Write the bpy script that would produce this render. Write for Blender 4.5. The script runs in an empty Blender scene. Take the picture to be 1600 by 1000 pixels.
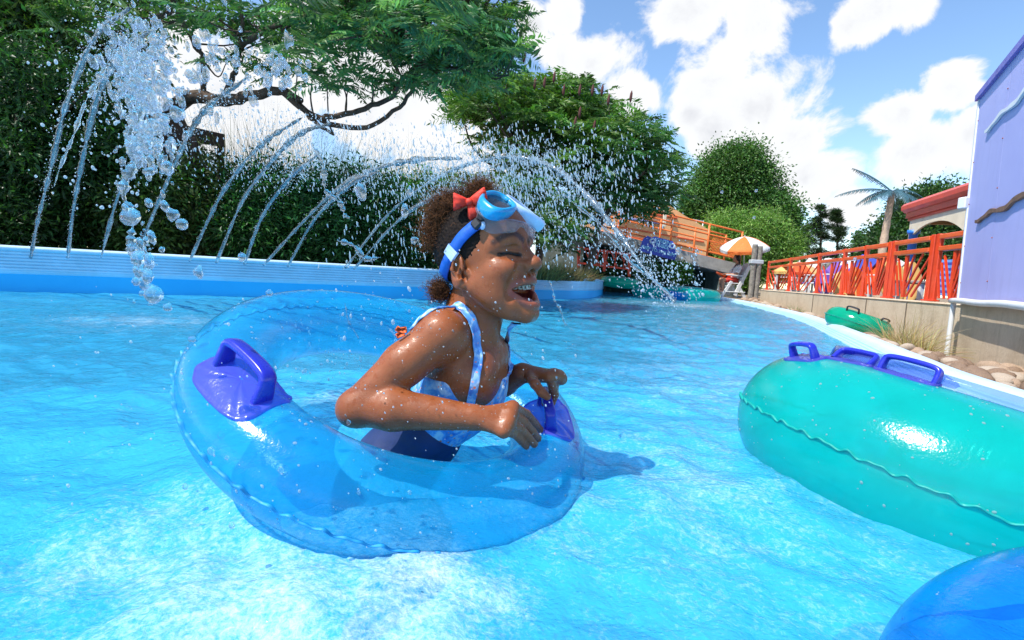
import bpy, math, random
import numpy as np
from mathutils import Vector, Matrix

random.seed(7)
RNG = np.random.default_rng(7)
SC = bpy.context.scene
COL = SC.collection
PI = math.pi
def rad(a): return math.radians(a)

# ---------------------------------------------------------------- camera and photo geometry
EYE = 0.45
FOC = 800.0
PITCH = math.atan(72 / 800.0)
ROLL = rad(3.15)
def _rx(a):
    c, s = math.cos(a), math.sin(a); return np.array([[1, 0, 0], [0, c, -s], [0, s, c]])
def _ry(a):
    c, s = math.cos(a), math.sin(a); return np.array([[c, 0, s], [0, 1, 0], [-s, 0, c]])
def _rz(a):
    c, s = math.cos(a), math.sin(a); return np.array([[c, -s, 0], [s, c, 0], [0, 0, 1]])
CM = _rx(PI / 2 - PITCH) @ _rz(ROLL)
CC = np.array([0, 0, EYE])
def at(px, py, Y):
    """point of the place at depth Y seen at photo position px,py"""
    d = CM @ np.array([(px - 800) / FOC, (500 - py) / FOC, -1.0])
    return CC + d * (Y / d[1])
def proj(p):
    q = (np.asarray(p) - CC) @ CM
    return np.stack([800 + FOC * q[..., 0] / -q[..., 2], 500 - FOC * q[..., 1] / -q[..., 2]], -1)

cam = bpy.data.cameras.new('camera')
cam.sensor_width = 36; cam.lens = 18; cam.clip_start = 0.02; cam.clip_end = 3000
camo = bpy.data.objects.new('camera', cam); COL.objects.link(camo)
m4 = Matrix.Identity(4)
for i in range(3):
    for j in range(3): m4[i][j] = CM[i, j]
m4.translation = Vector(CC)
camo.matrix_world = m4
SC.camera = camo

# ---------------------------------------------------------------- object helpers
def mesh_np(name, v, quads=None, tris=None, mat=None, smooth=True, col=None, mats=None, midx=None):
    v = np.asarray(v, np.float32)
    me = bpy.data.meshes.new(name)
    loops = []; starts = []; tot = []
    n = 0
    for f, k in ((quads, 4), (tris, 3)):
        if f is not None and len(f):
            f = np.asarray(f, np.int32)
            loops.append(f.ravel()); starts.append(n + np.arange(len(f)) * k); tot.append(np.full(len(f), k)); n += f.size
    loops = np.concatenate(loops); starts = np.concatenate(starts); tot = np.concatenate(tot)
    me.vertices.add(len(v)); me.vertices.foreach_set('co', v.ravel())
    me.loops.add(len(loops)); me.loops.foreach_set('vertex_index', loops.astype(np.int32))
    me.polygons.add(len(starts)); me.polygons.foreach_set('loop_start', starts.astype(np.int32))
    me.polygons.foreach_set('loop_total', tot.astype(np.int32))
    me.polygons.foreach_set('use_smooth', np.full(len(starts), smooth, bool))
    if midx is not None: me.polygons.foreach_set('material_index', np.asarray(midx, np.int32))
    me.update(calc_edges=True); me.validate()
    if col is not None:
        a = me.color_attributes.new('pigment', 'FLOAT_COLOR', 'POINT')
        c = np.ones((len(v), 4), np.float32); c[:, :3] = col
        a.data.foreach_set('color', c.ravel())
    for mm in (mats or [mat]):
        if mm: me.materials.append(mm)
    return me
def link(name, me, parent=None):
    o = bpy.data.objects.new(name, me); COL.objects.link(o)
    if parent is not None: o.parent = parent
    return o
def tag(o, label=None, cat=None, group=None, kind=None):
    if label: o['label'] = label
    if cat: o['category'] = cat
    if group: o['group'] = group
    if kind: o['kind'] = kind
    return o
def empty(name, loc, label=None, cat=None, group=None):
    o = bpy.data.objects.new(name, None); COL.objects.link(o); o.location = Vector(loc); o.empty_display_size = .1
    return tag(o, label, cat, group)
class MB:
    """collects shapes, builds ONE mesh object; world coordinates, re-based on its parent"""
    def __init__(s): s.v = []; s.q = []; s.t = []; s.n = 0; s.c = []
    def add(s, v, q=None, t=None, col=None):
        v = np.asarray(v, float).reshape(-1, 3)
        if q is not None and len(q): s.q.append(np.asarray(q, int) + s.n)
        if t is not None and len(t): s.t.append(np.asarray(t, int) + s.n)
        s.v.append(v); s.n += len(v)
        if col is not None: s.c.append(np.broadcast_to(np.asarray(col, float), (len(v), 3)))
        return s
    def box(s, c, size, R=None, bevel=0.0):
        h = np.asarray(size, float) / 2
        b = min(bevel, h.min() * .6)
        if b <= 0:
            v = np.array([[x, y, z] for x in (-1, 1) for y in (-1, 1) for z in (-1, 1)]) * h
            q = [[0, 1, 3, 2], [4, 6, 7, 5], [0, 4, 5, 1], [2, 3, 7, 6], [0, 2, 6, 4], [1, 5, 7, 3]]
            t = None
        else:
            v = []; ids = {}
            for x in (-1, 1):
                for y in (-1, 1):
                    for z in (-1, 1):
                        for a in range(3):
                            p = np.array([x, y, z]) * (h - b); p[a] = (x, y, z)[a] * h[a]
                            ids[(x, y, z, a)] = len(v); v.append(p)
            q = []; t = []
            for a in range(3):
                b1, b2 = (a + 1) % 3, (a + 2) % 3
                for sg in (-1, 1):
                    cyc = []
                    for s1, s2 in ((-1, -1), (1, -1), (1, 1), (-1, 1)):
                        k = [0, 0, 0]; k[a] = sg; k[b1] = s1; k[b2] = s2; cyc.append(ids[(*k, a)])
                    q.append(cyc if sg > 0 else cyc[::-1])
            for a in range(3):
                b1, b2 = (a + 1) % 3, (a + 2) % 3
                for s1 in (-1, 1):
                    for s2 in (-1, 1):
                        k0 = [0, 0, 0]; k1 = [0, 0, 0]; k0[a] = -1; k1[a] = 1
                        for k in (k0, k1): k[b1] = s1; k[b2] = s2
                        f = [ids[(*k0, b1)], ids[(*k1, b1)], ids[(*k1, b2)], ids[(*k0, b2)]]
                        q.append(f if s1 * s2 > 0 else f[::-1])
            for x in (-1, 1):
                for y in (-1, 1):
                    for z in (-1, 1):
                        f = [ids[(x, y, z, 0)], ids[(x, y, z, 1)], ids[(x, y, z, 2)]]
                        t.append(f if x * y * z > 0 else f[::-1])
            v = np.array(v)
        if R is not None: v = v @ np.asarray(R).T
        return s.add(v + np.asarray(c, float), q, t)
    def bar(s, a, b, w, d=None, up=(0, 0, 1), bevel=0.0):
        """box from a to b, width w, depth d"""
        a = np.asarray(a, float); b = np.asarray(b, float); z = b - a; L = np.linalg.norm(z); z = z / L
        up = np.asarray(up, float)
        if abs(z @ up) > .98: up = np.array([1., 0, 0]) if abs(z[0]) < .9 else np.array([0, 1., 0])
        x = np.cross(up, z); x /= np.linalg.norm(x); y = np.cross(z, x)
        return s.box((a + b) / 2, (w, d or w, L), np.stack([x, y, z], 1), bevel)
    def tube(s, pts, r, n=10, cap=True, closed=False):
        p = np.asarray(pts, float); m = len(p)
        r = np.broadcast_to(np.asarray(r, float), (m,))
        if closed: t = np.roll(p, -1, 0) - np.roll(p, 1, 0)
        else: t = np.gradient(p, axis=0)
        t /= np.linalg.norm(t, axis=1)[:, None] + 1e-12
        u = np.zeros_like(p)
        a = np.array([0, 0, 1.]) if abs(t[0, 2]) < .9 else np.array([1., 0, 0])
        x = np.cross(a, t[0]); x /= np.linalg.norm(x)
        for i in range(m):
            x = x - t[i] * (x @ t[i]); x /= np.linalg.norm(x) + 1e-12; u[i] = x
        w = np.cross(t, u)
        th = np.linspace(0, 2 * PI, n, endpoint=False)
        v = p[:, None] + r[:, None, None] * (np.cos(th)[None, :, None] * u[:, None] + np.sin(th)[None, :, None] * w[:, None])
        i = np.arange(m if closed else m - 1)[:, None]; j = np.arange(n)[None]
        i2 = (i + 1) % m; j2 = (j + 1) % n
        q = np.stack(np.broadcast_arrays(i * n + j, i * n + j2, i2 * n + j2, i2 * n + j), -1).reshape(-1, 4)
        v = v.reshape(-1, 3); tr = None
        if cap and not closed:
            v = np.concatenate([v, p[:1], p[-1:]])
            k = np.arange(n); k2 = (k + 1) % n; e = (m - 1) * n
            tr = np.concatenate([np.stack([np.full(n, m * n), k2, k], 1), np.stack([np.full(n, m * n + 1), e + k, e + k2], 1)])
        return s.add(v, q, tr)
    def grid(s, P, wrap_u=False, wrap_v=False, flip=False):
        P = np.asarray(P, float); a, b = P.shape[:2]
        i = np.arange(a if wrap_u else a - 1)[:, None]; j = np.arange(b if wrap_v else b - 1)[None]
        i2 = (i + 1) % a; j2 = (j + 1) % b
        q = np.stack(np.broadcast_arrays(i * b + j, i2 * b + j, i2 * b + j2, i * b + j2), -1).reshape(-1, 4)
        return s.add(P.reshape(-1, 3), q[:, ::-1] if flip else q)
    def ball(s, c, r, n=10, m=7, R=None):
        th = np.linspace(0, 2 * PI, n, endpoint=False)[None]; ph = np.linspace(0.001, PI - .001, m)[:, None]
        P = np.stack([np.sin(ph) * np.cos(th), np.sin(ph) * np.sin(th), np.cos(ph) + 0 * th], -1) * np.asarray(r, float)
        if R is not None: P = P @ np.asarray(R).T
        return s.grid(P + np.asarray(c, float), wrap_v=True, flip=True) if False else s.grid(P + np.asarray(c, float), wrap_v=True)
    def lathe(s, prof, c, n=20, R=None):
        prof = np.asarray(prof, float); th = np.linspace(0, 2 * PI, n, endpoint=False)[None]
        P = np.stack([prof[:, :1] * np.cos(th), prof[:, :1] * np.sin(th), prof[:, 1:] + 0 * th], -1)
        if R is not None: P = P @ np.asarray(R).T
        return s.grid(P + np.asarray(c, float), wrap_v=True, flip=True)
    def extrude(s, poly, thick, O, X, Yv):
        """flat polygon (convex or star shaped) in plane O,X,Yv with real thickness"""
        poly = np.asarray(poly, float); O, X, Yv = (np.asarray(k, float) for k in (O, X, Yv))
        N = np.cross(X, Yv); N = N / np.linalg.norm(N)
        f = O + poly[:, :1] * X + poly[:, 1:] * Yv; n = len(f)
        c = f.mean(0)
        v = np.concatenate([f + N * thick / 2, f - N * thick / 2, [c + N * thick / 2], [c - N * thick / 2]])
        k = np.arange(n); k2 = (k + 1) % n
        return s.add(v, np.stack([k, k + n, k2 + n, k2], 1), np.concatenate([np.stack([np.full(n, 2 * n), k, k2], 1), np.stack([np.full(n, 2 * n + 1), k2 + n, k + n], 1)]))
    def build(s, name, mat, parent=None, smooth=False, mats=None, midx=None):
        v = np.concatenate(s.v)
        base = None
        if parent is not None:
            root = parent
            off = np.zeros(3)
            while root is not None: off = off + np.array(root.location); root = root.parent
            v = v - off
        else:
            base = np.array([(v[:, 0].min() + v[:, 0].max()) / 2, (v[:, 1].min() + v[:, 1].max()) / 2, v[:, 2].min()]); v = v - base
        me = mesh_np(name, v, np.concatenate(s.q) if s.q else None, np.concatenate(s.t) if s.t else None, mat, smooth,
                     np.concatenate(s.c) if s.c else None, mats, midx)
        o = link(name, me, parent)
        if base is not None: o.location = Vector(base)
        return o
def autosmooth(o, deg=35):
    me = o.data
    me.polygons.foreach_set('use_smooth', np.ones(len(me.polygons), bool))
    try: me.set_sharp_from_angle(angle=rad(deg))
    except Exception: pass
    return o
def cr(pts, n=8, closed=False):
    """Catmull-Rom through pts"""
    p = np.asarray(pts, float)
    if closed: q = np.concatenate([p[-1:], p, p[:2]])
    else: q = np.concatenate([2 * p[:1] - p[1:2], p, 2 * p[-1:] - p[-2:-1]])
    out = []
    t = np.linspace(0, 1, n, endpoint=False)[:, None]
    for i in range(1, len(q) - 2):
        a, b, c, d = q[i - 1], q[i], q[i + 1], q[i + 2]
        out.append(.5 * (2 * b + (c - a) * t + (2 * a - 5 * b + 4 * c - d) * t ** 2 + (3 * b - a - 3 * c + d) * t ** 3))
    if not closed: out.append(q[-2:-1])
    return np.concatenate(out)

# ---------------------------------------------------------------- materials
def newmat(name):
    m = bpy.data.materials.new(name); m.use_nodes = True
    nt = m.node_tree; nt.nodes.clear()
    o = nt.nodes.new('ShaderNodeOutputMaterial')
    return m, nt, o
def N(nt, typ, **kw):
    n = nt.nodes.new(typ)
    for k, v in kw.items():
        if k == 'inp':
            for a, b in v.items():
                if isinstance(b, tuple) and len(b) == 3 and n.inputs[a].type == 'RGBA': b = (*b, 1)
                n.inputs[a].default_value = b
        else: setattr(n, k, v)
    return n
def L(nt, a, b): nt.links.new(a, b)
def coords(nt, scale=(1, 1, 1), kind='Object'):
    tc = N(nt, 'ShaderNodeTexCoord'); mp = N(nt, 'ShaderNodeMapping'); mp.inputs['Scale'].default_value = scale
    L(nt, tc.outputs[kind], mp.inputs[0]); return mp.outputs[0]
def noise(nt, vec, scale, detail=4, rough=.55, dist=0):
    n = N(nt, 'ShaderNodeTexNoise', inp={'Scale': scale, 'Detail': detail, 'Roughness': rough, 'Distortion': dist})
    L(nt, vec, n.inputs['Vector']); return n.outputs['Fac']
def ramp(nt, fac, stops):
    r = N(nt, 'ShaderNodeValToRGB'); e = r.color_ramp.elements
    while len(e) < len(stops): e.new(.5)
    for k, (p, c) in enumerate(stops):
        e[k].position = p; e[k].color = (*c, 1) if len(c) == 3 else c
    L(nt, fac, r.inputs[0]); return r.outputs[0]
def mixc(nt, fac, a, b, mode='MIX'):
    m = N(nt, 'ShaderNodeMix', data_type='RGBA', blend_type=mode)
    for s, v in ((m.inputs[0], fac), (m.inputs[6], a), (m.inputs[7], b)):
        if hasattr(v, 'links'): L(nt, v, s)
        elif isinstance(v, (int, float)): s.default_value = v
        else: s.default_value = (*v, 1)
    return m.outputs[2]
def bump(nt, h, strength=.3, dist=.01):
    b = N(nt, 'ShaderNodeBump', inp={'Strength': strength, 'Distance': dist}); L(nt, h, b.inputs['Height']); return b.outputs[0]
def paint(name, c, rough=.45, var=.12, scale=6, bmp=.1, coat=0, metal=0, spec=.5, dirt=None, bdist=.004, fine=60):
    """painted / plastic surface with slight unevenness, optional worn patches"""
    m, nt, o = newmat(name)
    p = N(nt, 'ShaderNodeBsdfPrincipled', inp={'Roughness': rough, 'Coat Weight': coat, 'Metallic': metal, 'Specular IOR Level': spec})
    v = coords(nt)
    f = noise(nt, v, scale, 6, .65)
    lo = tuple(max(0, k * (1 - var * 1.5)) for k in c); hi = tuple(min(1, k * (1 + var)) for k in c)
    cc = ramp(nt, f, [(.3, lo), (.7, hi)])
    if dirt:
        f2 = noise(nt, v, dirt[1], 8, .7, .6)
        cc = mixc(nt, ramp(nt, f2, [(dirt[2], (0, 0, 0)), (dirt[2] + .12, (1, 1, 1))]), cc, dirt[0])
    L(nt, cc, p.inputs['Base Color'])
    f3 = noise(nt, v, fine, 4)
    L(nt, ramp(nt, f3, [(.3, (rough * .8,) * 3), (.7, (min(1, rough * 1.25),) * 3)]), p.inputs['Roughness'])
    if bmp: L(nt, bump(nt, f3, bmp, bdist), p.inputs['Normal'])
    L(nt, p.outputs[0], o.inputs[0]); return m
def leafmat(name, tint=(1, 1, 1), rough=.45):
    """leaf: pigment attribute (one hue per leaf), lit from both sides"""
    m, nt, o = newmat(name)
    a = N(nt, 'ShaderNodeVertexColor', layer_name='pigment')
    c = mixc(nt, 1.0, a.outputs[0], tint, 'MULTIPLY')
    p = N(nt, 'ShaderNodeBsdfPrincipled', inp={'Roughness': rough, 'Specular IOR Level': .35}); L(nt, c, p.inputs['Base Color'])
    t = N(nt, 'ShaderNodeBsdfTranslucent'); c2 = mixc(nt, 1.0, c, (1.2, 1.5, .5), 'MULTIPLY'); L(nt, c2, t.inputs[0])
    mx = N(nt, 'ShaderNodeMixShader', inp={0: .3}); L(nt, p.outputs[0], mx.inputs[1]); L(nt, t.outputs[0], mx.inputs[2])
    L(nt, mx.outputs[0], o.inputs[0]); return m
def vinyl(name, c, thin, trans=.0, rough=.12, diff=.5, streak=.0):
    """clear or milky inflatable vinyl: tinted see-through skin + diffuse pigment + gloss by Fresnel"""
    m, nt, o = newmat(name)
    v = coords(nt)
    nz = noise(nt, v, 9, 5, .6); nz2 = noise(nt, v, 160, 3)
    nor = bump(nt, mixc(nt, .25, nz, nz2), .22, .012)
    tr = N(nt, 'ShaderNodeBsdfTransparent'); tr.inputs[0].default_value = (*thin, 1)
    df = N(nt, 'ShaderNodeBsdfDiffuse'); L(nt, ramp(nt, nz, [(.3, tuple(k * .85 for k in c)), (.75, tuple(min(1, k * 1.12) for k in c))]), df.inputs[0])
    tl = N(nt, 'ShaderNodeBsdfTranslucent'); tl.inputs[0].default_value = (*c, 1)
    dm = N(nt, 'ShaderNodeMixShader', inp={0: .5}); L(nt, df.outputs[0], dm.inputs[1]); L(nt, tl.outputs[0], dm.inputs[2])
    b = N(nt, 'ShaderNodeMixShader', inp={0: diff}); L(nt, tr.outputs[0], b.inputs[1]); L(nt, dm.outputs[0], b.inputs[2])
    gl = N(nt, 'ShaderNodeBsdfGlossy', inp={'Roughness': rough}); L(nt, nor, gl.inputs['Normal'])
    # thin skin: both of its faces reflect like the outside of the plastic
    fr = N(nt, 'ShaderNodeFresnel'); L(nt, nor, fr.inputs['Normal']); ge = N(nt, 'ShaderNodeNewGeometry')
    io = N(nt, 'ShaderNodeMapRange', inp={'From Min': 0.0, 'From Max': 1.0, 'To Min': 1.45, 'To Max': 1 / 1.45}); L(nt, ge.outputs['Backfacing'], io.inputs[0]); L(nt, io.outputs[0], fr.inputs['IOR'])
    e = N(nt, 'ShaderNodeMixShader'); L(nt, fr.outputs[0], e.inputs[0]); L(nt, b.outputs[0], e.inputs[1]); L(nt, gl.outputs[0], e.inputs[2])
    L(nt, e.outputs[0], o.inputs[0]); return m
# ---------------------------------------------------------------- light, sky and clouds
SUN_DIR = np.array([-0.48, -0.27, 0.84]); SUN_DIR /= np.linalg.norm(SUN_DIR)
sl = bpy.data.lights.new('sun', 'SUN'); sl.energy = 4.9; sl.angle = rad(.5); sl.color = (1, .95, .86)
so = bpy.data.objects.new('sun', sl); COL.objects.link(so)
so.rotation_euler = Vector(SUN_DIR).to_track_quat('Z', 'Y').to_euler()
W = bpy.data.worlds.new('World'); SC.world = W; W.use_nodes = True
nt = W.node_tree; nt.nodes.clear()
wo = nt.nodes.new('ShaderNodeOutputWorld'); bg = N(nt, 'ShaderNodeBackground', inp={'Strength': .13}); L(nt, bg.outputs[0], wo.inputs[0])
sky = N(nt, 'ShaderNodeTexSky', sky_type='NISHITA', sun_disc=False, sun_elevation=math.asin(SUN_DIR[2]), sun_rotation=math.atan2(SUN_DIR[0], SUN_DIR[1]),
        air_density=1.0, dust_density=.0, ozone_density=1.6)
skyc = N(nt, 'ShaderNodeHueSaturation', inp={'Saturation': 1.08, 'Value': 1.5}); L(nt, sky.outputs[0], skyc.inputs['Color'])
tc = N(nt, 'ShaderNodeTexCoord'); dirv = tc.outputs['Generated']
wn = N(nt, 'ShaderNodeTexNoise', inp={'Scale': 3.2, 'Detail': 3}); L(nt, dirv, wn.inputs['Vector'])
wsub = N(nt, 'ShaderNodeVectorMath', operation='SUBTRACT'); L(nt, wn.outputs['Color'], wsub.inputs[0]); wsub.inputs[1].default_value = (.5, .5, .5)
wsc = N(nt, 'ShaderNodeVectorMath', operation='SCALE'); wsc.inputs['Scale'].default_value = .16; L(nt, wsub.outputs[0], wsc.inputs[0])
wdir = N(nt, 'ShaderNodeVectorMath', operation='ADD'); L(nt, dirv, wdir.inputs[0]); L(nt, wsc.outputs[0], wdir.inputs[1])
CLOUDS = [(852, 36, 34), (905, 10, 50), (935, 85, 80), (985, 140, 52), (1075, 20, 85), (1120, 95, 110), (1185, 160, 105), (1160, 30, 85), (1235, 235, 80), (1130, 205, 60), (1090, 170, 55), (1285, 300, 75),
          (1335, 345, 50), (1400, 190, 62), (1460, 150, 62), (1440, 250, 90), (1520, 210, 80), (1345, 12, 55), (1410, 5, 45), (380, 170, 190), (600, 150, 150),
          (250, 60, 130), (720, 260, 130), (480, 30, 60), (1180, 300, 60), (1230, 320, 60)]
acc = None
for px, py, r in CLOUDS:
    d = CM @ np.array([(px - 800) / FOC, (500 - py) / FOC, -1.0]); ln = np.linalg.norm(d); d = d / ln
    dn = N(nt, 'ShaderNodeVectorMath', operation='DISTANCE'); L(nt, wdir.outputs[0], dn.inputs[0]); dn.inputs[1].default_value = tuple(d)
    mr = N(nt, 'ShaderNodeMapRange', inp={'From Min': 0.0, 'From Max': r / FOC / ln * 1.30, 'To Min': 1.0, 'To Max': 0.0}); L(nt, dn.outputs['Value'], mr.inputs[0])
    if acc is None: acc = mr.outputs[0]
    else:
        mx = N(nt, 'ShaderNodeMath', operation='MAXIMUM'); L(nt, acc, mx.inputs[0]); L(nt, mr.outputs[0], mx.inputs[1]); acc = mx.outputs[0]
cn = N(nt, 'ShaderNodeTexNoise', inp={'Scale': 7.0, 'Detail': 12, 'Roughness': .62, 'Distortion': .4}); L(nt, dirv, cn.inputs['Vector'])
cn2 = N(nt, 'ShaderNodeTexNoise', inp={'Scale': 1.9, 'Detail': 5, 'Roughness': .5}); L(nt, dirv, cn2.inputs['Vector'])
def wm(op, a, b):
    m = N(nt, 'ShaderNodeMath', operation=op)
    for s, v in ((m.inputs[0], a), (m.inputs[1], b)):
        if hasattr(v, 'links'): L(nt, v, s)
        else: s.default_value = v
    return m.outputs[0]
dens = wm('ADD', wm('MULTIPLY', acc, .9), wm('MULTIPLY', wm('SUBTRACT', cn.outputs['Fac'], .5), 1.55))
# clouds elsewhere in the sky, outside the photo
amb = wm('MULTIPLY', wm('SUBTRACT', cn2.outputs['Fac'], .42), .9)
dens = wm('ADD', dens, wm('MULTIPLY', amb, .35))
cm_ = N(nt, 'ShaderNodeMapRange', interpolation_type='SMOOTHSTEP', inp={'From Min': .33, 'From Max': .53}); L(nt, dens, cm_.inputs[0])
cc_ = N(nt, 'ShaderNodeMapRange', inp={'From Min': .3, 'From Max': 1.1, 'To Min': 0, 'To Max': 1}); L(nt, dens, cc_.inputs[0])
cn3 = N(nt, 'ShaderNodeTexNoise', inp={'Scale': 13.0, 'Detail': 9, 'Roughness': .6}); L(nt, dirv, cn3.inputs['Vector'])
shade = wm('MULTIPLY', cc_.outputs[0], cn3.outputs['Fac'])
ccol = ramp(nt, shade, [(.05, (6.3, 6.35, 6.5)), (.28, (5.9, 6.0, 6.15)), (.5, (4.9, 5.0, 5.3)), (.75, (4.0, 4.15, 4.5))])
L(nt, mixc(nt, cm_.outputs[0], skyc.outputs[0], ccol), bg.inputs[0])
SC.view_settings.view_transform = 'Standard'; SC.view_settings.look = 'None'; SC.view_settings.exposure = 0.35; SC.view_settings.gamma = 1
cy = SC.cycles
cy.max_bounces = 10; cy.diffuse_bounces = 3; cy.glossy_bounces = 4; cy.transmission_bounces = 8; cy.transparent_max_bounces = 32
cy.caustics_reflective = False; cy.caustics_refractive = False; cy.sample_clamp_indirect = 6; cy.use_denoising = True

# ---------------------------------------------------------------- pool plan
def ip(xs, ys):
    xs = np.asarray(xs, float); ys = np.asarray(ys, float)
    c = cr(np.stack([xs, ys], 1), 10)
    return lambda t: np.interp(t, c[:, 0], c[:, 1])
XL = ip([-4, -2, 0, 1.5, 3.2, 5.04, 7.2, 10.8, 14, 17, 24], [-11, -10.6, -9.6, -8.5, -6.9, -5.05, -1.8, 1.29, 2.35, 2.9, 3.6])
XR = ip([-4, 0, 1.4, 2.4, 3.3, 5, 7.8, 12, 17, 24], [1.75, 1.8, 1.9, 2.12, 2.5, 3.25, 4.38, 5.6, 6.73, 8.2])
ZL = ip([-4, 2, 6, 11, 17, 24], [.455, .455, .46, .45, .40, .4])
def frame2d(P):
    t = np.gradient(P, axis=0); t /= np.linalg.norm(t, axis=1)[:, None]
    return t, np.stack([t[:, 1], -t[:, 0]], 1)            # right-hand normal
YS = np.concatenate([np.arange(-3, 12, .12), np.arange(12, 24.1, .4)])
PL = np.stack([XL(YS), YS], 1); PR = np.stack([XR(YS), YS], 1)
nL = frame2d(PL)[1]; nR = -frame2d(PR)[1]                 # both point into the pool
def sweep(mb, P, n, z, prof):
    prof = np.asarray(prof, float)
    V = np.zeros((len(P), len(prof), 3))
    V[:, :, :2] = P[:, None] + n[:, None] * prof[None, :, :1]
    V[:, :, 2] = np.asarray(z)[:, None] + prof[None, :, 1]
    mb.grid(V)
# left coping: rounded white lip, ribbed band under it
ribs = []
for k in range(6):
    z0 = -.060 - k * .032
    ribs += [(.012, z0), (.022, z0 - .005), (.022, z0 - .022), (.010, z0 - .027)]
copL = paint('coping_white', (.55, .74, .88), .4, .07, 3, .15, dirt=((.42, .5, .55), 5, .6))
copB = paint('coping_pale_blue', (.42, .70, .88), .35, .1, 3, .1, dirt=((.6, .75, .85), 4, .6))
lab = empty('pool_coping', (-5.0, 5.0, .3), 'long pale coping on top of the blue pool wall below the hedge and water jets', 'coping')
mb = MB(); sweep(mb, PL, nL, ZL(YS), [(-.20, -.2), (-.20, -.02), (-.18, -.004), (-.15, 0), (.0, 0), (.025, -.005), (.040, -.018), (.043, -.036), (.030, -.050), (.012, -.056)])
mb.build('lip', copL, lab, True)
mb = MB(); sweep(mb, PL, nL, ZL(YS), [(.012, -.056)] + ribs + [(.010, -.26), (.0, -.28)]); mb.build('ribbed_band', copB, lab)
# right coping, low over the water
rab = empty('pool_coping', (2.1, 2.4, .0), 'low light blue coping along the stony bed under the orange fence', 'coping')
zR = np.full(len(YS), .085)
mb = MB(); sweep(mb, PR, nR, zR, [(-.13, -.2), (-.13, -.02), (-.12, -.005), (-.10, .002), (-.055, .004), (-.02, 0), (.0, -.012), (.008, -.03)]); mb.build('lip', copL, rab, True)
mb = MB(); pr = []
for k in range(4): pr += [(.010 + k * .022, -.032 - k * .014), (.024 + k * .022, -.034 - k * .014), (.027 + k * .022, -.043 - k * .014)]
sweep(mb, PR, nR, zR, [(.008, -.03)] + pr + [(.1, -.2)]); mb.build('ribbed_band', copB, rab)

# basin: floor and walls of the pool
poolm, nt, o = newmat('pool_paint')
v = coords(nt); p = N(nt, 'ShaderNodeBsdfPrincipled', inp={'Roughness': .6})
L(nt, ramp(nt, noise(nt, v, 1.3, 5), [(.3, (.008, .45, .86)), (.7, (.025, .53, .92))]), p.inputs['Base Color']); L(nt, p.outputs[0], o.inputs[0])
mb = MB(); V = np.zeros((len(YS), 22, 3))
for j, t in enumerate(np.linspace(0, 1, 22)):
    V[:, j, :2] = PL * (1 - t) + PR * t; V[:, j, 2] = -.95
V[:, 0, 2] = ZL(YS) - .28; V[:, 1, :2] = PL + nL * .012; V[:, -1, 2] = -.1; V[:, -2, :2] = PR + nR * .1
mb.grid(V)
e = np.array([[PL[0, 0], -3, -.95], [PR[0, 0], -3, -.95], [PR[0, 0], -3, .2], [PL[0, 0], -3, .2]]); mb.add(e, [[0, 1, 2, 3]])
tag(mb.build('pool_floor', poolm, None, True), kind='structure')

# ---------------------------------------------------------------- water surface
WV = [(RNG.uniform(0, 2 * PI), lam, amp, RNG.uniform(0, 2 * PI)) for lam, amp in
      [(1.7, .012), (1.2, .010), (.8, .008), (.62, .0065), (.47, .005), (.36, .0042), (.29, .0036), (.23, .003), (.18, .0024), (.14, .0019), (.11, .0015), (.085, .0011), (.065, .0008)] for _ in (0, 1)]
SWELL = [(-.42, 1.2, .30, .075), (1.05, 1.35, .45, .02), (-.2, .62, .35, .01)]
def wave(x, y):
    z = np.zeros(np.broadcast(x, y).shape)
    for a, lam, amp, ph in WV:
        # short waves bend along the long ones, so that the pattern never repeats
        u = x * math.cos(a) + y * math.sin(a); w = -x * math.sin(a) + y * math.cos(a)
        s = np.sin(2 * PI * u / lam + ph + 1.1 * np.sin(w / lam * 2.3 + ph * 2)); z = z + amp * (1 - 1.6 * np.abs(s) ** 1.3) * .7
    z *= .6
    for cx, cy_, r, h in SWELL: z = z + h * np.exp(-((x - cx) ** 2 + (y - cy_) ** 2) / r ** 2)
    return z
YW = np.concatenate([np.arange(-3, .2, .2), np.arange(.2, 2.4, .011), np.geomspace(2.4, 24, 240)])
TW = 1 - (1 - np.linspace(0, 1, 760)) ** 1.25
xl = XL(YW)[:, None] - .004; xr = XR(YW)[:, None] - .02
gx = xl + (xr - xl) * TW[None]; gy = np.broadcast_to(YW[:, None], gx.shape)
edge = np.minimum(1, np.minimum(TW, 1 - TW) * 40 + .15)[None]
gz = wave(gx, gy) * edge
wat, nt, o = newmat('pool_water')
tcw = N(nt, 'ShaderNodeTexCoord'); v = tcw.outputs['Object']
n1 = noise(nt, v, 9, 4, .6, .6); n2 = noise(nt, v, 34, 4, .6, .8); n3 = noise(nt, v, 120, 2, .5)
hh = mixc(nt, .45, n1, n2); hh = mixc(nt, .18, hh, n3)
nor = bump(nt, hh, .42, .03)
tr = N(nt, 'ShaderNodeBsdfTransparent'); tr.inputs[0].default_value = (.78, .96, 1.0, 1)
body = N(nt, 'ShaderNodeBsdfDiffuse'); body.inputs[0].default_value = (.06, .57, .92, 1); L(nt, nor, body.inputs['Normal'])
bw = N(nt, 'ShaderNodeMixShader', inp={0: .50}); L(nt, tr.outputs[0], bw.inputs[1]); L(nt, body.outputs[0], bw.inputs[2])
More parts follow.
